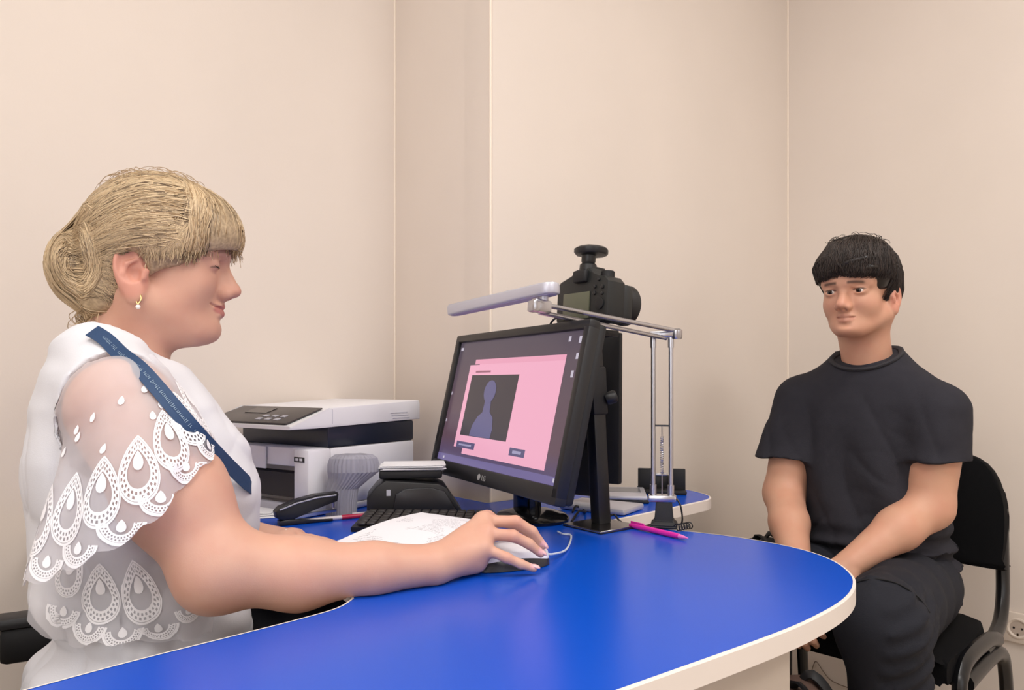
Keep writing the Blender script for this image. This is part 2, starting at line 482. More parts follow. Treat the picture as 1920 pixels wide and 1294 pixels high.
# ---- post that carries the camera ------------------------------------
pb = G(1127, 985)
post = thing('camera_post', 'black upright post on a square metal base plate carrying the camera', 'stand', pb)
bc = (G(1057, 988) + G(1197, 988)) / 2
bm = new(); box(bm, (.100, .100, .005), (bc.x, bc.y, TZ + .0028), rotz(math.radians(38)), bev=.001, seg=1); mk('base_plate', bm, mat('polished_plate', (150, 148, 146), rough=.22, metal=1.), post, world=True)
bm = new(); box(bm, (.1005, .1005, .002), (bc.x, bc.y, TZ + .0011), rotz(math.radians(38))); mk('foot_pad', bm, BLK2, post, world=True, smooth=False)
ptop = P(1110, 636, 1.395)
bm = new()
pa = Vector((pb.x, pb.y, TZ + .004))
dirp = (ptop - pa)
rotp = Matrix((Vector((math.cos(.6), math.sin(.6), 0)), Vector((-math.sin(.6), math.cos(.6), 0)), dirp.normalized())).transposed()
box(bm, (.030, .026, dirp.length), (pa + ptop) / 2, rotp, bev=.004); mk('column', bm, BLK, post, world=True)
bm = new(); q = pa.lerp(ptop, .72); box(bm, (.036, .034, .09), q, rotp, bev=.004); cl = mk('clamp', bm, BLK2, post, world=True)
bm = new(); lathe(bm, [(.010, -.006), (.012, 0), (.012, .012), (.009, .016)], 16, Matrix.Translation(q + Vector((.026, -.004, -.015))) @ Matrix.Rotation(1.2, 4, 'Y')); mk('knob', bm, BLK, cl, world=True)
bm = new(); box(bm, (.06, .05, .012), ptop + Vector((.012, 0, .010)), rotz(.5), bev=.002); mk('mount_plate', bm, BLK, post, world=True)

# ---- camera -----------------------------------------------------------
lensdir = Vector((.78, .60, -.06)).normalized()
cb = P(1106, 562, 1.395)
CMM = rot_from(lensdir).to_4x4(); CMM.translation = cb      # local x = lens direction, y = left, z = up
dslr = thing('photo_camera', 'black digital camera with lens and round flash head on top of the post', 'camera', (cb.x, cb.y, cb.z - .05))
CAMB = mat('camera_black', (30, 32, 32), rough=.5, bump=.15, bscale=1200)
bm = new()
bsh = [(-.066, -.046), (.066, -.046), (.070, -.038), (.070, .026), (.062, .036), (.028, .040), (.018, .056), (-.018, .056), (-.028, .040), (-.06, .036), (-.070, .026), (-.070, -.038)]
prism(bm, bsh, -.022, .022, CMM @ Matrix(((0, 0, 1, 0), (1, 0, 0, 0), (0, 1, 0, 0), (0, 0, 0, 1))), bev=.004)
mk('body', bm, CAMB, dslr, world=True)
bm = new(); box(bm, (.03, .032, .07), (.034, -.052, -.008), bev=.010, M=CMM); mk('grip', bm, CAMB, dslr, world=True)
LX = CMM @ Matrix.Rotation(math.pi / 2, 4, 'Y')
bm = new(); lathe(bm, [(.034, .020), (.036, .026), (.036, .050), (.034, .054), (.036, .058), (.038, .082), (.040, .088), (.040, .098), (.037, .100), (.034, .094), (.030, .090)], 32, LX); ln = mk('lens', bm, BLK, dslr, world=True)
bm = new(); lathe(bm, [(.030, .0895), (.02, .093), (.004, .0945)], 24, LX); mk('lens_glass', bm, GLOSS, ln, world=True)
bm = new(); lathe(bm, [(.0368, .06), (.0385, .062), (.0385, .076), (.0372, .078)], 40, LX); mk('zoom_ring', bm, BLK2, ln, world=True)
bm = new(); box(bm, (.003, .072, .050), (-.0232, .012, -.014), bev=.001, M=CMM); mk('display', bm, mat('camera_display', (92, 94, 76), rough=.15), dslr, world=True)
bm = new(); box(bm, (.014, .034, .024), (-.026, 0, .040), bev=.005, M=CMM); mk('viewfinder', bm, BLK2, dslr, world=True)
for k, (yy, zz, r) in enumerate(((-.036, .018, .0035), (-.036, .006, .0035), (-.050, -.014, .011), (-.036, -.036, .0032), (-.056, .016, .004), (-.056, .004, .003), (-.046, .030, .003))):
    bm = new(); lathe(bm, [(r, .0), (r, .0025), (r * .7, .0032)], 12, CMM @ Matrix.Translation((-.0225, yy, zz)) @ Matrix.Rotation(-math.pi / 2, 4, 'Y')); mk('button', bm, BLK if k != 2 else BLK2, dslr, world=True)
bm = new(); lathe(bm, [(.013, .036), (.013, .047), (.011, .049)], 20, CMM @ Matrix.Translation((0, -.045, 0))); mk('mode_dial', bm, BLK2, dslr, world=True)
bm = new(); box(bm, (.034, .03, .006), (.006, 0, .058), bev=.002, M=CMM); mk('hot_shoe', bm, BLK, dslr, world=True)
bm = new(); lathe(bm, [(.017, .058), (.016, .072), (.012, .076), (.0135, .079), (.0135, .090), (.018, .092), (.018, .098)], 20, CMM @ Matrix.Translation((-.008, 0, -.008))); fl = mk('flash_neck', bm, BLK, dslr, world=True)
bm = new(); lathe(bm, [(.022, .089), (.030, .0905), (.0325, .094), (.0325, .101), (.026, .105), (.010, .107)], 10, CMM @ Matrix.Translation((-.002, 0, -.006))); mk('flash_head', bm, BLK, fl, world=True)

# ---- silver articulated lamp ------------------------------------------
lb = G(1245, 989)
lamp = thing('desk_lamp', 'silver articulated desk lamp on a black weighted base', 'lamp', lb)
bm = new()
lathe(bm, [(.034, .001), (.035, .006), (.030, .011), (.024, .014), (.0205, .045), (.0185, .052), (.014, .054)], 4, Matrix.Translation(lb) @ Matrix.Rotation(.55, 4, 'Z'))
bmesh.ops.bevel(bm, geom=list(bm.edges), offset=.0018, segments=2, affect='EDGES')
mk('base', bm, BLK2, lamp, world=True)
LD = 1.365
c0 = P(1238, 934, LD); c0.x = lb.x - .004
ldir = Vector((1, -.22, 0)).normalized()
bm = new(); box(bm, (.052, .026, .013), c0, rotz(math.atan2(ldir.y, ldir.x)), bev=.004); mk('lower_joint', bm, SILV, lamp, world=True)
for s in (-1, 1):
    a = c0 + ldir * .0160 * s + Vector((0, 0, .004)); b = Vector((a.x, a.y, CZ + (HY - 632) / FPX * LD))
    bm = new(); tube(bm, [a, b], .0042, 12); rd = mk('lower_rod', bm, SILV, lamp, world=True)
    bm = new(); tube(bm, [a, a + Vector((0, 0, .020))], .0062, 12); mk('rod_sleeve', bm, SILV, rd, world=True)
    bm = new(); tube(bm, [b - Vector((0, 0, .02)), b], .0056, 12); mk('rod_sleeve', bm, SILV, rd, world=True)
bm = new(); za = CZ + (HY - 798) / FPX * LD; tube(bm, [(c0 - ldir * .016).xy.to_3d() + Vector((0, 0, za)), (c0 + ldir * .016).xy.to_3d() + Vector((0, 0, za))], .0016, 8); mk('cross_bar', bm, BLK, lamp, world=True)
bm = new()
zc = lambda y: CZ + (HY - y) / FPX * LD
pts = []
for i in range(200):
    s = i / 199; a = s * 2 * math.pi * 22
    pts.append(Vector((c0.x + math.cos(a) * .0028, c0.y + math.sin(a) * .0028, zc(888) + (zc(818) - zc(888)) * s)))
tube(bm, pts, .0008, 4); tube(bm, [(c0.x, c0.y, zc(934)), (c0.x, c0.y, zc(888))], .0011, 6); tube(bm, [(c0.x, c0.y, zc(818)), (c0.x, c0.y, zc(798))], .0011, 6)
mk('tension_spring', bm, SILV, lamp, world=True)
hi = c0 + Vector((0, 0, zc(628) - c0.z))
bm = new(); box(bm, (.056, .016, .012), hi + ldir * .004 + Vector((0, 0, .001)), rotz(math.atan2(ldir.y, ldir.x)), bev=.003)
lathe(bm, [(.009, -.008), (.0105, -.004), (.0105, .008), (.007, .011)], 20, Matrix.Translation(hi + ldir * .026))
mk('upper_joint', bm, SILV, lamp, world=True)
ja = hi + ldir * .02 + Vector((0, 0, .004)); jb = P(1022, 576, 1.215)
for k, off in enumerate((Vector((0, -.004, .004)), Vector((-.012, .004, -.010)))):
    bm = new(); tube(bm, [ja + off, jb + off * .8], .0042, 12); mk('upper_rod', bm, SILV, lamp, world=True)
adir = (jb - ja).normalized()
bm = new(); box(bm, (.034, .017, .022), jb + adir * .008, rot_from(adir), bev=.004)
box(bm, (.014, .020, .019), jb + adir * .022 - Vector((0, 0, .002)), rot_from(adir), bev=.003)
mk('head_joint', bm, SILV, lamp, world=True)
ha = P(1028, 543, 1.208); hb = P(852, 582, 1.38)
bm = new(); tube(bm, [jb + Vector((-.002, 0, .004)), Vector((jb.x - .002, jb.y, ha.z))], .0075, 16); mk('head_pivot', bm, SILVP, lamp, world=True)
hd = (hb - ha); hM = rot_from(hd.normalized()).to_4x4(); hM.translation = ha
Lh = hd.length
bm = new()
w0, w1 = .019, .013
ol = []
for k in range(9): a = math.pi / 2 + math.pi * k / 8; ol.append((math.cos(a) * w0, math.sin(a) * w0))
for k in range(9): a = -math.pi / 2 + math.pi * k / 8; ol.append((Lh + math.cos(a) * w1, math.sin(a) * w1))
prism(bm, ol, -.009, .010, hM, bev=.0035); hdo = mk('lamp_head', bm, SILVP, lamp, world=True)
bm = new(); prism(bm, [(x * .96 + .004, y * .72) for x, y in ol], -.0100, -.0088, hM); mk('light_strip', bm, mat('lamp_lens', (176, 170, 205), rough=.3), hdo, world=True)
# lamp lead: falls from the joint and coils beside the base
bm = new()
s0 = c0 + ldir * .026
lead = catmull([s0, s0 + Vector((.006, -.006, -.012)), s0 + Vector((.010, -.004, -.035)), Vector((s0.x + .009, s0.y, TZ + .006))], 6)
tube(bm, lead, .0018, 6)
cs = G(1268, 998) + Vector((0, 0, .008)); ce = G(1296, 993) + Vector((0, 0, .008)); dd = (ce - cs)
side = Vector((-dd.y, dd.x, 0)).normalized()
pts = [cs + dd * (i / 120) + side * math.cos(i / 120 * 2 * math.pi * 6) * .0058 + Vector((0, 0, 1)) * math.sin(i / 120 * 2 * math.pi * 6) * .0058 for i in range(121)]
tube(bm, pts, .0010, 6)
mk('coiled_lead', bm, mat('cable_black', (24, 24, 26), rough=.5), lamp, world=True)

# ---- black holder on the far wing --------------------------------------
hp = G(1240, 924)
hold = thing('tablet_holder', 'black two-sided holder on the far wing behind the lamp', 'holder', hp, -.15)
bm = new(); box(bm, (.115, .075, .010), (0, 0, .0055), bev=.003); mk('base', bm, BLK2, hold)
for x, w in ((-.037, .038), (.040, .032)):
    bm = new(); box(bm, (w, .012, .052), (x, -.01, .034), bev=.002); mk('upright', bm, BLK2, hold)
bm = new(); box(bm, (.05, .010, .034), (0, .012, .024), bev=.002); bk_ = mk('back_plate', bm, BLK, hold)
bm = new(); box(bm, (.03, .003, .006), (0, .006, .043), bev=.001); mk('silver_strip', bm, SILV, bk_)

# ---- flat silver tablet on the far wing --------------------------------
tp = G(1160, 934)
tb = thing('signature_tablet', 'flat silver signature tablet with dark rubber underside, left of the holder', 'tablet', tp, -.12)
bm = new(); box(bm, (.13, .15, .006), (0, 0, .0032), bev=.002); mk('rubber_base', bm, BLK2, tb)
bm = new(); box(bm, (.124, .144, .010), (0, 0, .0112), bev=.004); tt = mk('body', bm, SILVP, tb)
bm = new(); box(bm, (.10, .07, .001), (0, .02, .0165)); mk('writing_surface', bm, mat('pad_grey', (120, 122, 128), rough=.3), tb, smooth=False)

# ---- multifunction printer --------------------------------------------
PF = G(578, 972); pf = Vector((PF.x, PF.y))
sd = Vector((.56, .83)).normalized()          # along its long side, away from us
fdv = Vector((-sd.y, sd.x))                   # along its front, to the left
PW, PD, PH = .285, .315, .236
pc = pf + sd * PD / 2 + fdv * PW / 2
prn = thing('laser_printer', 'white multifunction printer with dark scanner band and tilted control panel', 'printer', (pc.x, pc.y, TZ), math.atan2(sd.y, sd.x))
# local x: to the rear, y: to the left of the front; near long side is y = -PW/2, front is x = -PD/2
bm = new()
box(bm, (PD - .03, PW, .013), (.015, 0, .0075), bev=.003)
box(bm, (PD - .06, PW - .004, .120), (.03, 0, .074), bev=.006)
for yy in (-1, 1): box(bm, (.06, .045, .134), (-PD / 2 + .03, yy * (PW / 2 - .0225), .0675), bev=.006)
box(bm, (.05, PW - .08, .038), (-PD / 2 + .035, 0, .116), bev=.004)
body = mk('body', bm, WHITE, prn)
bm = new(); box(bm, (.05, PW - .092, .05), (-PD / 2 + .052, 0, .055)); mk('paper_slot', bm, mat('slot_dark', (50, 46, 48), rough=.7), prn, smooth=False)
bm = new(); box(bm, (.012, PW - .094, .016), (-PD / 2 + .016, 0, .012), bev=.002); mk('paper_tray', bm, GREYP, prn)
bm = new(); box(bm, (.004, .07, .046), (-PD / 2 + .006, .03, .112), bev=.001); mk('front_flap', bm, WHITE, prn)
bm = new(); box(bm, (.0015, .03, .010), (-PD / 2 - .0004, -PW / 2 + .026, .114)); fr = mk('usb_port', bm, BLK, prn, smooth=False)
bm = new()
for yy in (-.006, .006): box(bm, (.0008, .008, .005), (-PD / 2 - .0016, -PW / 2 + .026 + yy, .114))
mk('usb_slot', bm, WHITE, fr, smooth=False)
bm = new(); lathe(bm, [(.0055, 0), (.0055, .004), (.004, .005)], 14, Matrix.Translation((-PD / 2, PW / 2 - .045, .05)) @ Matrix.Rotation(-math.pi / 2, 4, 'Y')); mk('release_knob', bm, SILV, prn)
bm = new(); box(bm, (PD - .055, PW - .006, .046), (.026, 0, .157), bev=.004); mk('scanner_band', bm, NAVYB, prn)
bm = new(); box(bm, (PD - .16, PW - .03, .016), (.055, 0, .128), bev=.003); mk('output_tray', bm, WHITE, prn)
# scanner lid: side profile extruded across
bm = new()
prf = [(-PD / 2 - .045, .176), (-PD / 2 - .045, .183), (-PD / 2 + .055, .213), (-PD / 2 + .06, .216), (PD / 2 + .014, .226), (PD / 2 + .018, .22), (PD / 2 + .018, .182), (-PD / 2 + .02, .176)]
prism(bm, prf, -PW / 2, PW / 2, Matrix(((1, 0, 0, 0), (0, 0, 1, 0), (0, 1, 0, 0), (0, 0, 0, 1))), bev=.003)
lid = mk('scanner_lid', bm, WHITE, prn)
bm = new(); box(bm, (.0008, .0012, .03), (-PD / 2 + .062, -PW / 2 - .0002, .198)); mk('lid_seam', bm, GREYP, lid, smooth=False)
for k in range(3):
    bm = new(); box(bm, (.055, .0012, .0016), (PD / 2 - .055 + k * .004, -PW / 2 - .0002, .199 - k * .006)); mk('vent_slit', bm, GREYP, lid, smooth=False)
ca = math.atan2(.030, .100)
cpM = Matrix.Translation((-PD / 2 + .004, 0, .2005)) @ Matrix.Rotation(-ca, 4, 'Y')
bm = new(); box(bm, (.096, PW - .03, .003), (0, 0, .0005), bev=.001, M=cpM); cp = mk('control_panel', bm, mat('panel_grey_black', (62, 58, 58), rough=.35), prn)
bm = new(); box(bm, (.03, .07, .0012), (.018, .03, .0026), M=cpM); mk('panel_display', bm, GLOSS, cp, smooth=False)
for k in range(6):
    bm = new(); box(bm, (.010, .014, .0015), (-.012 - .018 * (k // 3), -.08 + .028 * (k % 3), .0026), M=cpM); mk('panel_key', bm, GREYP, cp, smooth=False)
# ---- ribbed grey paper hood at the side of the printer -----------------
rb = G(642, 972)
rib = thing('paper_roll_hood', 'grey ribbed rounded hood standing between the white printer and black device', 'hood', rb, .12)
bm = new()
NR = 34
prev = None
for i in range(NR + 1):
    a = math.pi * (i / NR)
    rows = []
    rr = 1 + (.03 if i % 2 else -.02)
    for z, r, dx in ((.001, .030, -.004), (.030, .030, -.004), (.056, .031, -.002), (.076, .040, .012), (.090, .050, .020), (.104, .050, .020), (.117, .046, .020), (.124, .036, .020), (.1265, .012, .020)):
        rows.append(bm.verts.new((dx + math.cos(a + math.pi) * r * rr, math.sin(a + math.pi) * r * .62 * rr + .02, z)))
    if prev:
        for p_, q_, r_, s_ in zip(prev, rows, rows[1:], prev[1:]): bm.faces.new((p_, q_, r_, s_))
    prev = rows
bmesh.ops.solidify(bm, geom=bm.faces[:], thickness=.003)
mk('ribbed_shell', bm, mat('grey_ribbed', (202, 201, 212), rough=.6, var=.10, vscale=60, aniso_map=(1, 1, .05)), rib, angle=12)
bm = new(); box(bm, (.052, .012, .10), (-.002, .026, .051), bev=.003); mk('back_board', bm, GREYP, rib)

# ---- black compact device with papers on top ----------------------------
dv = G(774, 966)
dev = thing('compact_scanner', 'black compact document scanner with slanted sides left of the monitor', 'scanner', (dv.x, dv.y + .024, TZ), .16)
bm = new()
sideprof = [(-.090, .001), (.090, .001), (.093, .012), (.062, .058), (.045, .066), (-.058, .074), (-.076, .062), (-.094, .040), (-.094, .010)]
prism(bm, [(x, z) for x, z in sideprof], -.050, .050, Matrix(((1, 0, 0, 0), (0, 0, -1, 0), (0, 1, 0, 0), (0, 0, 0, 1))), bev=.004)
db = mk('body', bm, BLK, dev)
bm = new(); prism(bm, [(-.045, .004), (.086, .004), (.058, .052), (.03, .060), (-.02, .058), (-.038, .048)],   .0502, .058, Matrix(((1, 0, 0, 0), (0, 0, -1, 0), (0, 1, 0, 0), (0, 0, 0, 1))), bev=.003); mk('front_cover', bm, mat('scanner_front', (36, 36, 40), rough=.3), dev)
bm = new(); box(bm, (.125, .085, .016), (-.008, .004, .083), bev=.004); mk('feeder', bm, BLK2, dev)
bm = new(); box(bm, (.008, .002, .012), (-.052, -.0510, .050), rotz(0)); mk('status_light', bm, mat('status_pale', (190, 190, 200), rough=.3), db, smooth=False)
stk = thing('paper_stack', 'thin stack of white papers lying on top of the black scanner', 'papers', (dv.x - .004, dv.y + .026, TZ + .0915), .12)
for k in range(5):
    bm = new(); box(bm, (.126, .085, .0012), (.004 * math.sin(k * 2.1), .003 * math.cos(k * 3.3), .0008 + k * .0022), rotz(.03 * math.sin(k * 1.7))); mk('sheet', bm, PAPER, stk, smooth=False)

# ---- keyboard -------------------------------------------------------------
ka, kb = G(690, 988), G(1000, 984)
kd = Vector((.94, .30, 0)).normalized()
kc = G(798, 988)
kb_rz = math.atan2(-.05, 1.0)
kbd = thing('keyboard', 'black keyboard between the papers and the monitor', 'keyboard', (kc.x, kc.y, TZ), kb_rz)
KW, KDp = .252, .112
bm = new(); prism(bm, [(-KDp / 2, .001), (KDp / 2, .001), (KDp / 2, .019), (-KDp / 2, .009)], -KW / 2, KW / 2, Matrix(((0, 0, 1, 0), (1, 0, 0, 0), (0, 1, 0, 0), (0, 0, 0, 1))), bev=.002)
mk('case', bm, mat('keyboard_case', (28, 27, 27), rough=.4), kbd)
kmat = mat('keycap', (44, 41, 40), rough=.45)
slope = math.atan2(.010, KDp)
bm = new(); box(bm, (.0152, .0142, .006), (0, 0, .003), bev=.0016, seg=1); key_o = mk('key', bm, kmat, kbd); key_mesh = key_o.data
first = True
for r in range(6):
    yy = -KDp / 2 + .014 + r * .0165
    zz = .009 + (yy + KDp / 2) * .010 / KDp
    for c in range(14):
        if r == 0 and 3 < c < 8: continue
        o = key_o if first else key_o.copy()
        if not first: COL.objects.link(o)
        first = False
        o.parent = kbd; o.location = (-KW / 2 + .0175 + c * .0171, yy, zz + .0005); o.rotation_euler = (slope, 0, 0)
bm = new(); yy = -KDp / 2 + .014; box(bm, (.068, .0142, .006), (-KW / 2 + .0175 + 5.5 * .0171, yy, .0138), bev=.0016, seg=1); mk('space_bar', bm, kmat, kbd)

# ---- mouse ------------------------------------------------------------------
m0 = G(893, 1078); m1 = G(1042, 1060)
mdir = (m1 - m0).normalized(); mlen = (m1 - m0).length
mz = math.atan2(mdir.y, mdir.x)
side_m = Vector((-mdir.y, mdir.x, 0))
mcen = (m0 + m1) / 2 + side_m * .026
mou = thing('computer_mouse', 'white and black wired mouse under the right hand of the woman', 'mouse', mcen, mz)
def mouse_shell(zlo, zhi_fn, wscale, x0=-.5, x1=.5, nseg=18, nring=9):
    bm = new(); rows = []
    for i in range(nseg + 1):
        s = i / nseg; x = (x0 + (x1 - x0) * s) * mlen
        u = (x / mlen + .5)
        w = .030 * wscale * (max(.0, 1 - abs(2 * u - 1) ** 3.2)) ** .5 + .002
        h = zhi_fn(u)
        row = []
        for k in range(nring + 1):
            a = math.pi * k / nring
            row.append(bm.verts.new((x, -math.cos(a) * w, zlo + max(0, (h - zlo)) * (math.sin(a) ** .55))))
        rows.append(row)
    for a, b in zip(rows, rows[1:]):
        for p_, q_, r_, s_ in zip(a, b, b[1:], a[1:]): bm.faces.new((p_, q_, r_, s_))
        bm.faces.new((a[0], a[-1], b[-1], b[0]))
    bm.faces.new(rows[0]); bm.faces.new(rows[-1][::-1])
    return bm
hfn = lambda u: .010 + .026 * math.sin(math.pi * min(1, (u * .82 + .12))) ** .8
mk('lower_shell', mouse_shell(.001, lambda u: .75 * hfn(u), 1.03), mat('mouse_black', (38, 38, 44), rough=.35), mou)
mk('top_shell', mouse_shell(.010, hfn, .95), WHITE, mou)
bm = new(); lathe(bm, [(.007, -.003), (.008, 0), (.007, .003)], 16, Matrix.Translation((mlen * .28, 0, hfn(.78) - .003)) @ Matrix.Rotation(math.pi / 2, 4, 'X')); mk('scroll_wheel', bm, GREYP, mou)
bm = new()
w0_ = Vector((mlen / 2 - .003, 0, .012)); Minv = frame(mcen, mz).inverted()
g1 = Minv @ (G(1062, 1035) + Vector((0, 0, .004))); g2 = Minv @ (G(1071, 1008) + Vector((0, 0, .003))); g3 = Minv @ (G(1056, 1005) + Vector((0, 0, .003))); g4 = Minv @ (G(1046, 1000) + Vector((0, 0, .003)))
tube(bm, catmull([w0_, w0_ + Vector((.012, 0, -.002)), g1, g2, g3, g4], 6), .0016, 6)
mk('cable', bm, mat('cable_white', (205, 212, 222), rough=.4), mou)

# ---- papers under the arm -----------------------------------------------------
def print_mat(name, rows, seed):
    m = bpy.data.materials.new(name); m.use_nodes = True; nt = m.node_tree; b = nt.nodes['Principled BSDF']; b.inputs['Roughness'].default_value = .85
    uv = nt.nodes.new('ShaderNodeUVMap'); sep = nt.nodes.new('ShaderNodeSeparateXYZ'); nt.links.new(uv.outputs[0], sep.inputs[0])
    def math_(op, a, b_=None):
        n_ = nt.nodes.new('ShaderNodeMath'); n_.operation = op
        for i, v_ in enumerate((a, b_)):
            if v_ is None: continue
            if isinstance(v_, (int, float)): n_.inputs[i].default_value = v_
            else: nt.links.new(v_, n_.inputs[i])
        return n_.outputs[0]
    x, y = sep.outputs['X'], sep.outputs['Y']
    fr_ = math_('FRACT', math_('MULTIPLY', y, rows))
    line = math_('LESS_THAN', fr_, .42)
    fl_ = math_('FLOOR', math_('MULTIPLY', y, rows))
    cmb = nt.nodes.new('ShaderNodeCombineXYZ'); nt.links.new(math_('MULTIPLY', x, 60.), cmb.inputs[0]); nt.links.new(math_('MULTIPLY', fl_, 7.31 + seed), cmb.inputs[1])
    ns = nt.nodes.new('ShaderNodeTexNoise'); ns.inputs['Scale'].default_value = 1.0; ns.inputs['Detail'].default_value = 1; nt.links.new(cmb.outputs[0], ns.inputs['Vector'])
    word = math_('GREATER_THAN', ns.outputs[0], .45)
    cmb2 = nt.nodes.new('ShaderNodeCombineXYZ'); nt.links.new(math_('MULTIPLY', x, 2.2), cmb2.inputs[0]); nt.links.new(math_('MULTIPLY', y, 4.), cmb2.inputs[1])
    ns2 = nt.nodes.new('ShaderNodeTexNoise'); ns2.inputs['Scale'].default_value = 1.0; nt.links.new(cmb2.outputs[0], ns2.inputs['Vector'])
    block = math_('GREATER_THAN', ns2.outputs[0], .52)
    inx = math_('MULTIPLY', math_('GREATER_THAN', x, .1), math_('LESS_THAN', x, .9))
    iny = math_('MULTIPLY', math_('GREATER_THAN', y, .06), math_('LESS_THAN', y, .93))
    msk = math_('MULTIPLY', math_('MULTIPLY', math_('MULTIPLY', line, word), block), math_('MULTIPLY', inx, iny))
    mx_ = nt.nodes.new('ShaderNodeMix'); mx_.data_type = 'RGBA'
    nt.links.new(math_('MULTIPLY', msk, .38), mx_.inputs[0]); mx_.inputs[6].default_value = (*lin((240, 240, 244)), 1); mx_.inputs[7].default_value = (*lin((96, 96, 108)), 1)
    nt.links.new(mx_.outputs[2], b.inputs['Base Color'])
    return m
def sheet(name, corners, m, sag=0., lift=None, th=.0004, n_=16):
    """corners: world a b c d (a-b first long edge). A thin curved sheet."""
    a, b, c, d = [Vector(p) for p in corners]
    bm = new(); uvl = bm.loops.layers.uv.new('UVMap'); g = []; uvs = {}
    for j in range(n_ + 1):
        row = []
        for i in range(n_ + 1):
            u, v = i / n_, j / n_
            p = a.lerp(b, u).lerp(d.lerp(c, u), v)
            z = p.z + .0012 + (lift(u, v) if lift else 0)
            vv = bm.verts.new((p.x, p.y, z)); uvs[vv] = (u, v); row.append(vv)
        g.append(row)
    for j in range(n_):
        for i in range(n_):
            f = bm.faces.new((g[j][i], g[j][i + 1], g[j + 1][i + 1], g[j + 1][i]))
            for l in f.loops: l[uvl].uv = uvs[l.vert]
    return bm
prm = print_mat('printed_page', 34, 1.7)
pA = [G(610, 1060), G(905, 1035), G(905, 978), G(800, 966)]
c00 = G(600, 1026); c10 = G(812, 1050); c11 = G(906, 978, .755); c01 = G(790, 962, .757)
lf = lambda u, v: .006 * math.sin(math.pi * min(1, max(0, (v - .2) / .8))) * (1 - .5 * u)
bm = sheet('p', (c00, c10, c11, c01), prm, lift=lf)
doc = tag(mk('document_page', bm, prm, None), 'curved white printed page lying under the right arm of the woman', 'document')
bm = sheet('p', (c00 + Vector((.006, -.004, 0)), c10 + Vector((.006, -.004, 0)), c11 + Vector((.012, -.004, 0)), c01 + Vector((.012, -.006, 0))), prm, lift=lambda u, v: lf(u, v) * .8 - .0008)
tag(mk('document_page', bm, prm, None), 'lower white printed page half covered by the curved page', 'document')
# papers left of the stapler
for k, (rz_, dx, dy, lbl) in enumerate(((.25, 0, 0, 'lowest white sheet in the loose papers left of the stapler'), (.42, .004, .016, 'middle white sheet in the loose papers left of the stapler'), (.12, -.010, .030, 'topmost white sheet in the loose papers left of the stapler'))):
    q = G(486, 972)
    bm = new(); box(bm, (.105, .14, .0006), (q.x - .035 + dx, q.y + .055 + dy, TZ + .001 + k * .0022), rotz(rz_)); tag(mk('loose_sheet', bm, PAPER, None, smooth=False), lbl, 'paper', 'loose papers by the stapler')

# ---- stapler ---------------------------------------------------------------------
sa = G(522, 986); sb = G(632, 975)
sdv = (sb - sa).normalized(); sl = (sb - sa).length
stp = thing('stapler', 'open black stapler with a silver magazine beside the printer', 'stapler', sa, math.atan2(sdv.y, sdv.x))
bm = new(); prism(bm, [(0, .001), (sl * .9, .001), (sl * .9, .005), (sl * .5, .007), (.02, .012), (0, .010)], -.011, .011, Matrix(((1, 0, 0, 0), (0, 0, -1, 0), (0, 1, 0, 0), (0, 0, 0, 1))), bev=.0018); mk('base', bm, BLK, stp)
arm = [(-.006, .016), (-.008, .028), (0, .036), (.03, .046), (.07, .0535), (sl * .98, .0555), (sl * 1.0, .051), (sl * .98, .038), (.085, .032), (.045, .022), (.03, .012), (.006, .011)]
bm = new(); prism(bm, arm, -.012, .012, Matrix(((1, 0, 0, 0), (0, 0, -1, 0), (0, 1, 0, 0), (0, 0, 0, 1))), bev=.003); am = mk('top_arm', bm, BLK, stp)
bm = new(); tube(bm, [(.0, -.0125, .031), (.03, -.0125, .041), (.07, -.0125, .0485), (sl * .95, -.0125, .0505)], .0014, 6); mk('grey_rib', bm, GREYP, am)  # thin grey rib along the side of the black arm
bm = new(); prism(bm, [(.028, .010), (sl * .97, .018), (sl * .97, .024), (.06, .020), (.03, .0155)], -.008, .008, Matrix(((1, 0, 0, 0), (0, 0, -1, 0), (0, 1, 0, 0), (0, 0, 0, 1))), bev=.001); mk('magazine', bm, SILV, stp)
bm = new(); tube(bm, [(sl * .93, 0, .022), (sl * .93, 0, .042)], .0022, 8); mk('spring_pin', bm, SILV, stp)

# ---- pens --------------------------------------------------------------------------
def pen(name, a, b, r, mbody, mtip, label, parts=()):
    a = Vector(a); b = Vector(b); d = (b - a); L = d.length
    t = thing(name, label, 'pen', a, 0)
    M = Matrix.Translation(a) @ rot_from(d.normalized()).to_4x4() @ Matrix.Rotation(math.pi / 2, 4, 'Y')
    bm = new(); lathe(bm, [(r * .6, 0), (r * .95, .004), (r, .02), (r, L * .78), (r * .85, L * .86)], 14, M); mk('barrel', bm, mbody, t, world=True)
    bm = new(); lathe(bm, [(r * .86, L * .855), (r * .55, L * .94), (r * .15, L)], 14, M); mk('tip', bm, mtip, t, world=True)
    bm = new(); box(bm, (r * .8, r * .5, L * .24), (-r * 1.25, 0, L * .14), M=M, bev=.0004, seg=1); mk('clip', bm, mbody, t, world=True)
    return t, M, L
MAG = mat('magenta_plastic', (222, 46, 160), rough=.25)
pen('pink_pen', G(1181, 990) + Vector((0, 0, .0055)), G(1290, 1015) + Vector((0, 0, .0050)), .0048, MAG, mat('pink_tip', (238, 120, 190), rough=.3), 'bright pink pen lying in front of the lamp base')
RED = mat('crimson_plastic', (176, 30, 66), rough=.3)
t, M, L = pen('white_red_pen', G(694, 970) + Vector((0, 0, .0048)), G(560, 982) + Vector((0, 0, .0048)), .0042, mat('pen_white', (214, 206, 206), rough=.3), GREYP, 'white and red pen lying beside the open stapler')
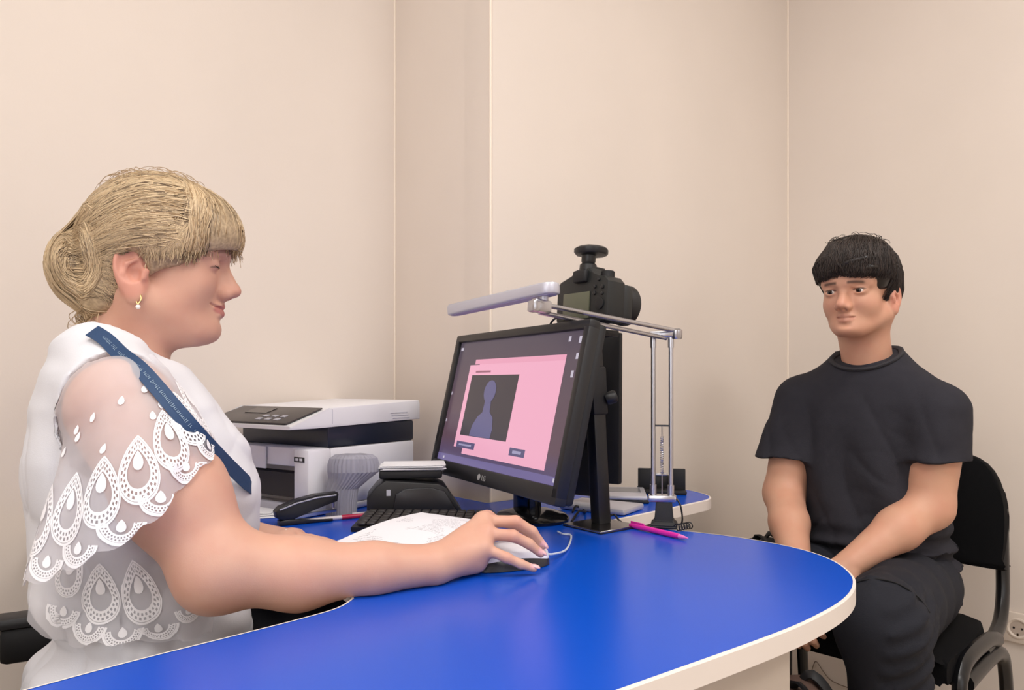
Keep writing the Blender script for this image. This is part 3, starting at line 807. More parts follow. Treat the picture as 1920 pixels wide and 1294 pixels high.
bm = new(); lathe(bm, [(.0045, .010), (.0046, .02), (.0046, L * .40), (.0044, L * .41)], 14, M); mk('red_sleeve', bm, RED, t, world=True)

# ---- cables behind the monitor -----------------------------------------------------------
CBL = mat('cable_black', (24, 24, 26), rough=.5)
def cable(pix, r, label, lift=.004):
    pts = [G(x, y) + Vector((0, 0, lift + (z if z else 0))) for x, y, z in pix]
    bm = new(); tube(bm, catmull(pts, 6), r, 6)
    return tag(mk('cable', bm, CBL, None), label, 'cable', 'black cables behind the monitor')
cable([(1072, 982, 0), (1086, 972, .010), (1098, 966, .002), (1092, 959, .0), (1080, 960, .008), (1074, 966, .002)], .0024, 'black cable looped on the desk just behind the monitor edge')
cable([(1143, 974, .002), (1152, 974, .005), (1160, 979, 0), (1166, 984, 0)], .002, 'short black cable arching out to the right of the post')
pp = P(1020, 606, 1.33)
bm = new(); tube(bm, catmull([P(1030, 612, 1.40), P(1040, 598, 1.39), P(1062, 594, 1.375), P(1082, 598, 1.365)], 6), .0022, 6)
mk('camera_cable', bm, CBL, dslr, world=True)
bm = new(); tube(bm, catmull([P(1030, 612, 1.40), P(1026, 640, 1.42), P(1040, 760, 1.45), P(1060, 900, 1.47)], 6), .0022, 6)
mk('camera_cable', bm, CBL, dslr, world=True)

# ---- visitor's chair ------------------------------------------------------------------------
CH = Vector((.767, 1.657, 0)); cf = Vector((-.72, -.69, 0)).normalized(); crz = math.atan2(cf.y, cf.x)
FAB = mat('black_upholstery', (11, 11, 13), rough=.9, bump=.3, bscale=900, spec=.15)
TUB = mat('black_tube', (18, 18, 20), rough=.3)
chr_ = thing('visitor_chair', 'black upholstered stacking chair with tubular legs under the man', 'chair', CH, crz)
# local: x forward, y left
bm = new()
seat_o = [(-.20, -.20), (.11, -.225), (.145, -.20), (.15, 0), (.145, .20), (.11, .225), (-.20, .20), (-.215, 0)]
prism(bm, [(p.x, p.y) for p in catmull([(x, y, 0) for x, y in seat_o], 4, closed=True)], .425, .468, bev=.012)
mk('seat', bm, FAB, chr_)
bm = new()
ol = [(-.215, .0), (-.222, .06), (-.218, .14), (-.19, .215), (-.13, .252), (0, .265), (.13, .252), (.19, .215), (.218, .14), (.222, .06), (.215, 0), (.19, -.012), (-.19, -.012)]
pts = catmull([(x, y, 0) for x, y in ol], 3, closed=True)
bkM = Matrix.Translation((-.326, 0, .575)) @ Matrix.Rotation(math.radians(-8), 4, 'Y') @ Matrix(((0, 0, 1, 0), (1, 0, 0, 0), (0, 1, 0, 0), (0, 0, 0, 1)))
prism(bm, [(p.x, p.y) for p in pts], -.022, .022, bkM, bev=.010)
# curve the backrest round the sitter
for v in bm.verts: v.co.x += v.co.y ** 2 * .55
mk('backrest', bm, FAB, chr_)
for s in (-1, 1):
    y = s * .235
    bm = new(); tube(bm, catmull([(-.17, y, .44), (-.10, y, .455), (.03, y, .455), (.085, y, .435), (.108, y * 1.01, .37), (.135, y * 1.04, .01)], 5), .0135, 10, flat=1.25); mk('front_leg', bm, TUB, chr_)
    bm = new(); tube(bm, catmull([(.05, y, .405), (-.10, y, .412), (-.19, y, .405), (-.235, y, .36), (-.262, y * 1.01, .20), (-.295, y * 1.02, .01)], 5), .0135, 10, flat=1.25); mk('rear_leg', bm, TUB, chr_)
    bm = new(); tube(bm, catmull([(-.10, y * .96, .425), (-.24, y * .94, .445), (-.300, y * .92, .50), (-.318, y * .9, .60), (-.332, y * .88, .70)], 5), .014, 10, flat=1.4); mk('back_upright', bm, TUB, chr_)
    for x, yy in ((.135, y * 1.04), (-.295, y * 1.02)):
        bm = new(); lathe(bm, [(.016, .0005), (.017, .02), (.014, .03)], 12, Matrix.Translation((x, yy, 0))); mk('foot_cap', bm, BLK2, chr_)
bm = new(); tube(bm, [(.05, -.235, .405), (.05, .235, .405)], .010, 8); mk('cross_bar', bm, TUB, chr_)
bm = new(); tube(bm, [(-.17, -.235, .405), (-.17, .235, .405)], .010, 8); mk('cross_bar', bm, TUB, chr_)

# ---- operator's office chair --------------------------------------------------------------------
OC = Vector((-.585, 1.045, 0)); of = Vector((.866, .5, 0)); orz = math.atan2(of.y, of.x)
och = thing('office_chair', 'black swivel office chair under the woman', 'chair', OC, orz)
bm = new(); prism(bm, [(p.x, p.y) for p in catmull([(x, y, 0) for x, y in ((-.22, -.22), (.2, -.24), (.235, 0), (.2, .24), (-.22, .22), (-.24, 0))], 4, closed=True)], .40, .47, bev=.02); mk('seat', bm, FAB, och)
bm = new(); prism(bm, [(p.x, p.y) for p in catmull([(x, y, 0) for x, y in ((-.20, .0), (-.22, .06), (-.20, .13), (0, .15), (.20, .13), (.22, .06), (.20, 0), (0, -.01))], 4, closed=True)], -.025, .025,
      Matrix.Translation((-.285, 0, .51)) @ Matrix.Rotation(math.radians(-6), 4, 'Y') @ Matrix(((0, 0, 1, 0), (1, 0, 0, 0), (0, 1, 0, 0), (0, 0, 0, 1))), bev=.012)
mk('backrest', bm, FAB, och)
bm = new(); tube(bm, catmull([(-.10, 0, .40), (-.28, 0, .40), (-.325, 0, .46), (-.33, 0, .60)], 5), .02, 10, flat=1.4); mk('back_bracket', bm, BLK2, och)
for s in (-1, 1):
    bm = new(); tube(bm, catmull([(-.02, s * .25, .43), (-.02, s * .285, .47), (-.02, s * .29, .58)], 5), .014, 10, flat=1.4)
    mk('arm_support', bm, BLK2, och)
    bm = new(); box(bm, (.26, .05, .020), (-.02, s * .29, .600), bev=.008); mk('arm_pad', bm, mat('arm_pad_grey', (44, 44, 46), rough=.5), och)
    bm = new(); box(bm, (.22, .036, .062), (-.03, s * .29, .561), bev=.012); mk('arm_shell', bm, BLK2, och)
bm = new(); lathe(bm, [(.03, .08), (.03, .25), (.018, .26), (.018, .40)], 18); mk('gas_lift', bm, TUB, och)
for k in range(5):
    a = 2 * math.pi * k / 5 + .3
    bm = new(); tube(bm, [(math.cos(a) * .02, math.sin(a) * .02, .10), (math.cos(a) * .28, math.sin(a) * .28, .07)], [.024, .015], 8); lg = mk('base_leg', bm, BLK, och)
    bm = new(); lathe(bm, [(.026, -.012), (.028, -.008), (.028, .008), (.026, .012)], 14, Matrix.Translation((math.cos(a) * .285, math.sin(a) * .285, .029)) @ Matrix.Rotation(a, 4, 'Z') @ Matrix.Rotation(math.pi / 2, 4, 'X')); mk('caster', bm, BLK2, lg)

# ---- bags behind the desk -----------------------------------------------------------------------------
def bag(name, label, c, s, rz, m, strap_m):
    t = thing(name, label, 'bag', c, rz)
    bm = new(); box(bm, s, (0, 0, s[2] / 2 + .001), bev=min(s[0], s[1]) * .36, seg=4)
    for v in bm.verts:
        k = v.co.z / s[2]
        v.co.x *= 1.08 - .22 * k; v.co.y *= 1.1 - .3 * k
    mk('body', bm, m, t)
    bm = new(); box(bm, (s[0] * .7, .03, s[2] * .45), (0, -s[1] * .52, s[2] * .28), bev=.012); mk('pocket', bm, m, t)
    for sx in (-.25, .25):
        bm = new(); tube(bm, catmull([(sx * s[0], -s[1] * .3, s[2] * .86), (sx * s[0] * .9, -s[1] * .5, s[2] * .95), (sx * s[0] * .7, -s[1] * .1, s[2] * 1.02), (sx * s[0] * .7, s[1] * .35, s[2] * .8)], 5), .011, 6, flat=.4); mk('strap', bm, strap_m, t)
    return t
bg = P(1512, 1290, 1.30)
bag('brown_bag', 'brown bag with black straps on the floor behind the desk panel', (bg.x - .02, bg.y, 0), (.15, .10, .47), .8, mat('brown_leather', (88, 68, 60), rough=.55, bump=.2, bscale=120, var=.1), BLK2)
b2_ = P(1424, 1010, 2.07)
bag('black_backpack', 'black backpack standing against the wall behind the desk tip', (b2_.x, b2_.y, 0), (.16, .11, .56), RZ_U + .0, mat('backpack_black', (20, 21, 26), rough=.7, bump=.2), BLK2)
# thin wires on the wall by the floor
def wallpt(px, py): 
    p = on_right_wall(px, py); return p - U * .006
bm = new(); tube(bm, catmull([wallpt(x, y) for x, y in ((1524, 1256), (1530, 1240), (1536, 1244), (1548, 1262), (1562, 1276), (1590, 1288), (1640, 1300))], 5), .0016, 6)
tag(mk('wall_wire', bm, mat('wire_grey', (120, 104, 90), rough=.6), None), 'thin grey wire looping down the wall behind the chair leg', 'wire')
# ------------------------------------------------------------------ implicit surfaces for bodies, cloth and hair
class Field:
    def __init__(s, lo, hi, h):
        s.lo = np.array(lo, float); s.h = h
        n = np.ceil((np.array(hi, float) - s.lo) / h).astype(int) + 1
        s.n = n; s.ax = [s.lo[i] + h * np.arange(n[i]) for i in range(3)]
        s.v = np.full(n, .5, np.float32)
    def _sl(s, lo, hi, m):
        sl = []
        for i in range(3):
            a = int(max(0, math.floor((lo[i] - m - s.lo[i]) / s.h))); b = int(min(s.n[i], math.ceil((hi[i] + m - s.lo[i]) / s.h) + 1))
            if b <= a: return None
            sl.append(slice(a, b))
        return tuple(sl)
    def op(s, fn, lo, hi, k, mode='u'):
        sl = s._sl(lo, hi, k + 6 * s.h)
        if sl is None: return
        X = s.ax[0][sl[0]][:, None, None]; Y = s.ax[1][sl[1]][None, :, None]; Z = s.ax[2][sl[2]][None, None, :]
        d = fn(X, Y, Z).astype(np.float32); a = s.v[sl]
        if mode == 'u':
            if k > 0:
                h_ = np.maximum(k - np.abs(a - d), 0) / k; s.v[sl] = np.minimum(a, d) - h_ * h_ * k * .25
            else: s.v[sl] = np.minimum(a, d)
        else:
            d = -d
            if k > 0:
                h_ = np.maximum(k - np.abs(a - d), 0) / k; s.v[sl] = np.maximum(a, d) + h_ * h_ * k * .25
            else: s.v[sl] = np.maximum(a, d)
    def cone(s, a, b, ra, rb, k=.01, mode='u'):
        a = np.array(a, float); b = np.array(b, float); ab = b - a; L2 = max(1e-12, ab @ ab); r = max(ra, rb)
        def fn(X, Y, Z):
            px, py, pz = X - a[0], Y - a[1], Z - a[2]
            t = np.clip((px * ab[0] + py * ab[1] + pz * ab[2]) / L2, 0, 1)
            return np.sqrt((px - t * ab[0]) ** 2 + (py - t * ab[1]) ** 2 + (pz - t * ab[2]) ** 2) - (ra + (rb - ra) * t)
        s.op(fn, np.minimum(a, b) - r, np.maximum(a, b) + r, k, mode); return s
    def chain(s, pts, rs, k=.01):
        for i in range(len(pts) - 1): s.cone(pts[i], pts[i + 1], rs[i], rs[i + 1], k)
        return s
    def ell(s, c, r, k=.01, mode='u', R=None):
        c = np.array(c, float); r = np.array(r, float); m = r.max()
        if R is not None: R = np.array(R, float)           # columns: axes of the ellipsoid
        def fn(X, Y, Z):
            x, y, z = X - c[0], Y - c[1], Z - c[2]
            if R is not None: x, y, z = (R[0, 0] * x + R[1, 0] * y + R[2, 0] * z, R[0, 1] * x + R[1, 1] * y + R[2, 1] * z, R[0, 2] * x + R[1, 2] * y + R[2, 2] * z)
            k0 = np.sqrt((x / r[0]) ** 2 + (y / r[1]) ** 2 + (z / r[2]) ** 2)
            k1 = np.sqrt((x / r[0] ** 2) ** 2 + (y / r[1] ** 2) ** 2 + (z / r[2] ** 2) ** 2)
            return k0 * (k0 - 1) / np.maximum(k1, 1e-9)
        bb = m if R is not None else r
        s.op(fn, c - bb, c + bb, k, mode); return s
    def fn(s, f, lo, hi, k=.01, mode='u'):
        s.op(f, np.array(lo, float), np.array(hi, float), k, mode); return s
    def half(s, p, nrm, k=.0):
        """cut away everything on the side nrm points to"""
        p = np.array(p, float); n = np.array(nrm, float); n = n / np.linalg.norm(n)
        d = ((s.ax[0][:, None, None] - p[0]) * n[0] + (s.ax[1][None, :, None] - p[1]) * n[1] + (s.ax[2][None, None, :] - p[2]) * n[2]).astype(np.float32)
        if k > 0:
            h_ = np.maximum(k - np.abs(s.v - d), 0) / k; s.v = np.maximum(s.v, d) + h_ * h_ * k * .25
        else: s.v = np.maximum(s.v, d)
        return s
    def add(s, f):
        s.v += f(s.ax[0][:, None, None], s.ax[1][None, :, None], s.ax[2][None, None, :]).astype(np.float32); return s
    def mesh(s):
        v = s.v; v[0] = v[-1] = .5; v[:, 0] = v[:, -1] = .5; v[:, :, 0] = v[:, :, -1] = .5
        ins = v < 0
        c = np.zeros(np.array(v.shape) - 1, np.int8)
        for dx in (0, 1):
            for dy in (0, 1):
                for dz in (0, 1):
                    c += ins[dx:v.shape[0] - 1 + dx, dy:v.shape[1] - 1 + dy, dz:v.shape[2] - 1 + dz]
        idx = np.argwhere((c > 0) & (c < 8))
        vid = np.full(c.shape, -1, np.int32); vid[idx[:, 0], idx[:, 1], idx[:, 2]] = np.arange(len(idx))
        acc = np.zeros((len(idx), 3)); cnt = np.zeros(len(idx))
        corners = [(x, y, z) for x in (0, 1) for y in (0, 1) for z in (0, 1)]
        for a in corners:
            for ax in range(3):
                if a[ax]: continue
                b = list(a); b[ax] = 1
                va = v[idx[:, 0] + a[0], idx[:, 1] + a[1], idx[:, 2] + a[2]]; vb = v[idx[:, 0] + b[0], idx[:, 1] + b[1], idx[:, 2] + b[2]]
                m = (va < 0) != (vb < 0)
                t = np.where(m, va / np.where(m, va - vb, 1), 0)
                p = np.tile(np.array(a, float), (len(idx), 1)); p[:, ax] += t
                acc[m] += p[m]; cnt[m] += 1
        pos = s.lo + (idx + acc / cnt[:, None]) * s.h
        quads = []
        for ax in range(3):
            sl0 = [slice(None)] * 3; sl1 = [slice(None)] * 3; sl0[ax] = slice(0, -1); sl1[ax] = slice(1, None)
            A_, B_ = ins[tuple(sl0)], ins[tuple(sl1)]
            e = np.argwhere(A_ != B_)
            o1, o2 = [(1, 2), (2, 0), (0, 1)][ax]
            ok = (e[:, o1] > 0) & (e[:, o2] > 0) & (e[:, o1] < c.shape[o1]) & (e[:, o2] < c.shape[o2]); e = e[ok]
            flip = A_[e[:, 0], e[:, 1], e[:, 2]]
            def cell(d1, d2):
                q = e.copy(); q[:, o1] -= d1; q[:, o2] -= d2
                return vid[q[:, 0], q[:, 1], q[:, 2]]
            q = np.stack([cell(1, 1), cell(0, 1), cell(0, 0), cell(1, 0)], 1)
            q[~flip] = q[~flip][:, ::-1]
            quads.append(q)
        return pos, np.concatenate(quads)

def relax(pos, quads, it=1, lam=.5):
    for _ in range(it):
        acc = np.zeros_like(pos); cnt = np.zeros(len(pos))
        for a, b in ((0, 1), (1, 2), (2, 3), (3, 0)):
            np.add.at(acc, quads[:, a], pos[quads[:, b]]); np.add.at(acc, quads[:, b], pos[quads[:, a]])
            np.add.at(cnt, quads[:, a], 1); np.add.at(cnt, quads[:, b], 1)
        pos = pos + lam * (acc / np.maximum(cnt, 1)[:, None] - pos)
    return pos
def np_mesh(name, pos, faces, attrs=None):
    me = bpy.data.meshes.new(name)
    nv, nf = len(pos), len(faces); k = faces.shape[1]
    me.vertices.add(nv); me.vertices.foreach_set('co', np.asarray(pos, np.float32).ravel())
    me.loops.add(nf * k); me.loops.foreach_set('vertex_index', np.asarray(faces, np.int32).ravel())
    me.polygons.add(nf); me.polygons.foreach_set('loop_start', np.arange(nf, dtype=np.int32) * k)
    me.update(calc_edges=True)
    for kx, val in (attrs or {}).items():
        a = me.attributes.new(kx, 'FLOAT', 'POINT'); a.data.foreach_set('value', np.asarray(val, np.float32))
    me.validate()
    return me
def to_world(pos, M):
    M = np.array(M); return pos @ M[:3, :3].T + M[:3, 3]
def bvh_of(pos, faces): return BVHTree.FromPolygons([tuple(p) for p in pos], [tuple(int(i) for i in f) for f in faces])
def ray_px(px, py):
    d = Vector(((px - 960) / FPX, 1, (HY - py) / FPX)); return Vector((0, 0, CZ)), d.normalized()
def cast(bvh, px, py):
    o, d = ray_px(px, py); h = bvh.ray_cast(o, d)
    return (h[0], h[1]) if h[0] is not None else (None, None)
def joinm(parts):
    """[(pos, quads, attrs)] -> one"""
    P_, F_, A_ = [], [], {}
    off = 0
    keys = set().union(*[set(a) for _, _, a in parts])
    for p, f, a in parts:
        P_.append(p); F_.append(f + off); off += len(p)
        for k in keys: A_.setdefault(k, []).append(np.asarray(a.get(k, np.zeros(len(p)))))
    return np.concatenate(P_), np.concatenate(F_), {k: np.concatenate(v) for k, v in A_.items()}

def skin_mat(name, rgb, lip, rough=.48):
    m = mat(name, rgb, rough=rough, bump=.06, bscale=700, sss=.12, spec=.35)
    nt = m.node_tree; b = nt.nodes['Principled BSDF']
    tc = nt.nodes.new('ShaderNodeTexCoord'); n = nt.nodes.new('ShaderNodeTexNoise'); n.inputs['Scale'].default_value = 22; n.inputs['Detail'].default_value = 4
    nt.links.new(tc.outputs['Object'], n.inputs['Vector'])
    r = nt.nodes.new('ShaderNodeValToRGB'); c = lin(rgb)
    r.color_ramp.elements[0].position = .3; r.color_ramp.elements[1].position = .75
    r.color_ramp.elements[0].color = (c[0], c[1] * 1.03, c[2] * 1.03, 1); r.color_ramp.elements[1].color = (c[0] * .97, c[1] * .90, c[2] * .90, 1)
    nt.links.new(n.outputs[0], r.inputs[0])
    cur = r.outputs[0]
    for att, col in (('lip', lip), ('blush', (206, 128, 112)), ('brow', (112, 84, 64) if 'fair' in name else (40, 30, 28)), ('nail', (232, 176, 178)), ('hairline', (158, 122, 84) if 'fair' in name else (70, 52, 46))):
        a = nt.nodes.new('ShaderNodeAttribute'); a.attribute_name = att
        mx_ = nt.nodes.new('ShaderNodeMix'); mx_.data_type = 'RGBA'
        nt.links.new(a.outputs['Fac'], mx_.inputs[0]); nt.links.new(cur, mx_.inputs[6]); mx_.inputs[7].default_value = (*lin(col), 1)
        cur = mx_.outputs[2]
    nt.links.new(cur, b.inputs['Base Color'])
    return m

def smooth01(x): x = np.clip(x, 0, 1); return x * x * (3 - 2 * x)

def head_field(h=.0019, male=False, squint=False, neck=None, prof=None, ear=1.0):
    """Head in its own frame: x forward, y to its left, z up, origin between the ears. Returns Field."""
    F = Field((-.115, -.105, -.20 if neck is None else min(-.13, neck[0][2] - .02)), (.16, .105, .165), h)
    pn = dict(nas=(.109, .021), tip=(.131, -.018), mouth=-.049, lipx=.0945)
    pn.update(prof or {})
    ez = pn['nas'][1] - pn.get('eyedrop', .006)
    F.ell((.010, 0, .052), (.096, .074, .086), .02)
    F.ell((.066, 0, .050), (.046, .058, .050), .03)
    F.ell((.045, 0, -.016), (.049, .052, .058), .022)
    F.ell((.082, 0, -.042), (.020, .018, .025), .014)
    w = 1.02 if male else 1.0
    F.ell((.034, 0, -.036), (.044, .0555, .042), .024)
    F.ell((.052, 0, -.060), (.042, .040 * w, .030), .022)
    for s in (-1, 1):
        F.cone((.004, s * .055 * w, -.040), (.068, s * .020 * w, -.076), .017, .013, .025)
        F.ell((.065, s * .039, ez - .030), (.022, .019, .024), .025)
        F.cone((.103, s * .010, ez + .017), (.084, s * .046, ez + .018), .0085, .008, .014)
        F.cone((.066, s * .019, -.036), (.066, s * .018, -.062), .012, .012, .014)
        F.ell((.076, s * .027, ez - .027), (.017, .015, .017), .014)
    F.ell((.0865 if not male else .089, 0, -.0755), (.0150, .020 * w, .0135), .016)
    for s in (-1, 1): F.ell((.113, s * .032, ez), (.020, .018, .0120), .012, 's')
    nx, nz = pn['nas']; tx, tz_ = pn['tip']
    F.cone((nx - .007, 0, nz), (tx - .013, 0, tz_ + .006), .0072, .0090, .010)
    F.ell((tx - .0100, 0, tz_), (.0105, .0112, .0095), .006)
    for s in (-1, 1):
        F.ell((tx - .0215, s * .0118, tz_ - .005), (.0110, .0068, .0078), .005)
    F.ell((tx - .030, 0, tz_ + .002), (.018, .0150, .020), .010)
    for s in (-1, 1): F.ell((tx - .016, s * .0062, tz_ - .0130), (.0060, .0032, .0040), .003, 's')
    mz = pn['mouth']; mxx = pn['lipx']
    up = .006 if squint else .002
    for s in (-1, 1):
        F.chain([(mxx + .0045, 0, mz + .0046), (mxx + .0015, s * .011, mz + .0046), (mxx - .009, s * .022, mz + up)], [.0062, .0052, .0024], .004)
        F.chain([(mxx + .0032, 0, mz - .0066), (mxx + .0005, s * .010, mz - .0060), (mxx - .009, s * .021, mz + up - .001)], [.0070, .0060, .0022], .004)
    for s in (-1, 1):
        for yy, cx, rx in ((.000, .0175, .0085), (.007, .0155, .0085), (.013, .0110, .0085), (.018, .0050, .0085)) + (() if male else ((.0225, -.0015, .0085), (.0258, -.0075, .0085))):
            F.ell((mxx + cx, s * yy, mz + up * (yy / .024) ** 2), (rx, .0058, .0019), .0015, 's')
    F.ell((mxx + .0125, 0, mz - .0175), (.0075, .016, .0045), .008, 's')
    op = .0030 if squint else .0046
    for s in (-1, 1):
        F.ell((.0880, s * .032, ez), (.0142, .0162, .0135), .004)
        if not squint: F.ell((.1035, s * .0325, ez), (.010, .0136, op), .002, 's')
        F.cone((.1030, s * .020, ez + .0100), (.091, s * .047, ez + .0080), .0028, .0026, .004)
    for s in (-1, 1):
        R = np.array(Matrix.Rotation(s * -.34, 3, 'Z') @ Matrix.Rotation(-.20, 3, 'Y'))
        e = ear; ec = np.array((-.006, s * .0765, -.002))
        def q(x, y, z): return ec + np.array((x * e, s * y, z * e))
        F.ell(ec, (.0190 * e, .0080, .0310 * e), .006, R=R)
        F.ell(q(-.002, .0085, .006), (.0140 * e, .0078, .0225 * e), .002, 's', R=R)
        F.ell(q(.005, .0060, -.004), (.0080 * e, .0100, .0105 * e), .002, 's', R=R)
        F.chain([q(.007, .0015, .014), q(-.004, .003, .008), q(-.008, .003, -.004), q(-.003, .001, -.014)], [.0024, .0030, .0032, .003], .003)
        F.cone(q(.016, .001, .000), q(.014, .001, -.008), .0048, .0042, .003)
        F.ell(q(.004, .001, -.0265), (.0088 * e, .0050, .0110 * e), .005)
    if neck:
        (nx_, ny_, nz_), r0, r1 = neck
        F.cone((-.014, 0, -.035), (nx_, ny_, nz_), r0, r1, .03)
        for s in (-1, 1): F.cone((-.008, s * .05, -.035), (nx_ + .030, ny_ + s * .014, nz_ + .005), .015, .013, .03)
    return F, mz, mxx, ez
def face_attrs(pos, mz, mxx, ez, male):
    x, y, z = pos.T; ay = np.abs(y)
    lipm = smooth01((1 - np.sqrt((y / .0245) ** 2 + ((z - (mz - .0012)) / (.0115 - .004 * np.clip(ay / .024, 0, 1))) ** 2)) * 5) * (x > mxx - .012)
    eard = np.sqrt((x + .006) ** 2 + ((z + .002) * .7) ** 2)
    blush = .10 * np.exp(-(((ay - .040) / .020) ** 2 + ((z - ez + .030) / .016) ** 2)) * (x > .03) + .3 * np.exp(-((y / .016) ** 2 + ((z + .018) / .012) ** 2)) * smooth01((x - .1) / .01) \
        + .45 * smooth01((.030 - eard) / .008) * smooth01((ay - .070) / .004)
    bz = ez + .0195 - (.10 if male else .22) * np.maximum(0, ay - .030) + .05 * np.minimum(0, ay - .02)
    brow = (.8 if male else .6) * smooth01(1.3 - np.abs(z - bz) / (.0040 if male else .003)) * smooth01((ay - .010) / .004) * smooth01((.049 - ay) / .008) * (x > .06)
    sl = ez - (.0045 if not male else -.0046)
    lash = .75 * smooth01(1.5 - np.abs(z - sl + 9 * np.square(ay - .0325)) / .0013) * smooth01((.0150 - np.abs(ay - .0325)) / .002) * (x > .07)
    return dict(lip=np.clip(lipm, 0, 1) * (.75 if not male else .40), blush=np.clip(blush, 0, 1), brow=np.maximum(brow, lash))

def hand_add(F, wrist, mcps, fingers, thumb, rs=1.0, palm_r=.013, k=.011):
    """wrist point; four MCP points; per finger list of points beyond MCP; thumb points from its base."""
    for i, m in enumerate(mcps):
        F.cone(wrist, m, .019 * rs, palm_r * rs * .92, k)
    for a, b in zip(mcps, mcps[1:]): F.cone(a, b, palm_r * rs * .85, palm_r * rs * .85, k)
    rad = [(.0088, .0080, .0072, .0060), (.0094, .0086, .0076, .0063), (.0092, .0084, .0074, .0062), (.0082, .0072, .0064, .0054)]
    for i, f in enumerate(fingers):
        pts = [mcps[i]] + list(f); r_ = [x * rs for x in rad[i]]
        F.chain(pts, r_, .0035)
    F.chain(thumb, [x * rs for x in (.014, .0115, .0095, .0075)][:len(thumb)], .006)

# hair made of many fine tubes that follow a volume
def strands_mesh(paths, r0=.0007, r1=.0003, sides=3):
    pos, faces, tone = [], [], []
    off = 0
    for path, tn, rk in paths:
        pts = np.asarray(path, float); n_ = len(pts)
        st = np.linalg.norm(np.diff(pts, axis=0), axis=1)
        if st.max() > max(.012, 3.2 * np.median(st)): continue
        t = np.gradient(pts, axis=0); t /= np.maximum(np.linalg.norm(t, axis=1), 1e-9)[:, None]
        ref = np.array((.31, .52, .79)); u = np.cross(t, ref); u /= np.maximum(np.linalg.norm(u, axis=1), 1e-9)[:, None]; w = np.cross(t, u)
        rr = np.linspace(r0, r1, n_)[:, None] * rk
        ring = [pts + rr * (u * math.cos(2 * math.pi * k / sides) + w * math.sin(2 * math.pi * k / sides)) for k in range(sides)]
        pos.append(np.stack(ring, 1).reshape(-1, 3))
        i = np.arange(n_ - 1)[:, None]; k = np.arange(sides)[None, :]
        f = np.stack([off + i * sides + k, off + i * sides + (k + 1) % sides, off + (i + 1) * sides + (k + 1) % sides, off + (i + 1) * sides + k], -1).reshape(-1, 4)
        faces.append(f); tone.append(np.full(n_ * sides, tn)); off += n_ * sides
    return np.concatenate(pos), np.concatenate(faces), np.concatenate(tone)
def hair_path(bvh, ctrl, lift, n=11, jit=.0, t0=0., t1=1.):
    c = [Vector(p) for p in ctrl]; out = []
    L = n - 1
    cc = catmull(c, max(4, 2 * math.ceil(L / (len(c) - 1))))
    idx = [round((t0 + (t1 - t0) * i / L) * (len(cc) - 1)) for i in range(n)]
    j = Vector((random.gauss(0, jit), random.gauss(0, jit), random.gauss(0, jit)))
    for q, i in enumerate(idx):
        p = cc[i] + j * math.sin(math.pi * q / L)
        loc, nr, _, _ = bvh.find_nearest(p)
        out.append(loc + nr * lift(q / L))
    return out
def hair_mat(name, cols, rough=.38):
    m = bpy.data.materials.new(name); m.use_nodes = True; nt = m.node_tree; b = nt.nodes['Principled BSDF']
    a = nt.nodes.new('ShaderNodeAttribute'); a.attribute_name = 'tone'
    r = nt.nodes.new('ShaderNodeValToRGB'); els = r.color_ramp.elements
    for i, c in enumerate(cols):
        e = els[i] if i < 2 else els.new(.5)
        e.position = i / (len(cols) - 1); e.color = (*lin(c), 1)
    tc = nt.nodes.new('ShaderNodeTexCoord'); n = nt.nodes.new('ShaderNodeTexNoise'); n.inputs['Scale'].default_value = 25
    nt.links.new(tc.outputs['Object'], n.inputs['Vector'])
    ad = nt.nodes.new('ShaderNodeMath'); ad.operation = 'MULTIPLY_ADD'; nt.links.new(n.outputs[0], ad.inputs[0]); ad.inputs[1].default_value = .45
    sb_ = nt.nodes.new('ShaderNodeMath'); sb_.operation = 'SUBTRACT'; nt.links.new(a.outputs['Fac'], sb_.inputs[0]); sb_.inputs[1].default_value = .22
    nt.links.new(sb_.outputs[0], ad.inputs[2]); nt.links.new(ad.outputs[0], r.inputs[0]); nt.links.new(r.outputs[0], b.inputs['Base Color'])
    b.inputs['Roughness'].default_value = rough; b.inputs['Specular IOR Level'].default_value = .4
    return m
def eye_obj(name, c, r, gaze, parent, iris_rgb, M):
    bm = new()
    prof = []
    for k in range(13):
        a = math.pi * k / 12; prof.append((max(1e-5, r * math.sin(a)), -r * math.cos(a)))
    g = Vector(gaze).normalized()
    R = Vector((0, 0, 1)).rotation_difference(g).to_matrix().to_4x4()
    lathe(bm, prof, 20, M @ Matrix.Translation(Vector(c)) @ R, caps=False)
    me = bpy.data.meshes.new(name); bm.to_mesh(me); bm.free()
    o = mk(name, me, [mat('eye_white', (222, 212, 206), rough=.15), mat('iris_%d' % iris_rgb[0], iris_rgb, rough=.1), mat('pupil', (10, 9, 9), rough=.1)], parent, world=True)
    cw = (ROOTM[parent.name].inverted() @ M) @ Vector(c); gd = ((ROOTM[parent.name].inverted() @ M).to_3x3() @ g).normalized()
    for p in o.data.polygons:
        cs_ = (p.center - cw).normalized().dot(gd)
        p.material_index = 2 if cs_ > .975 else 1 if cs_ > .86 else 0
    return o
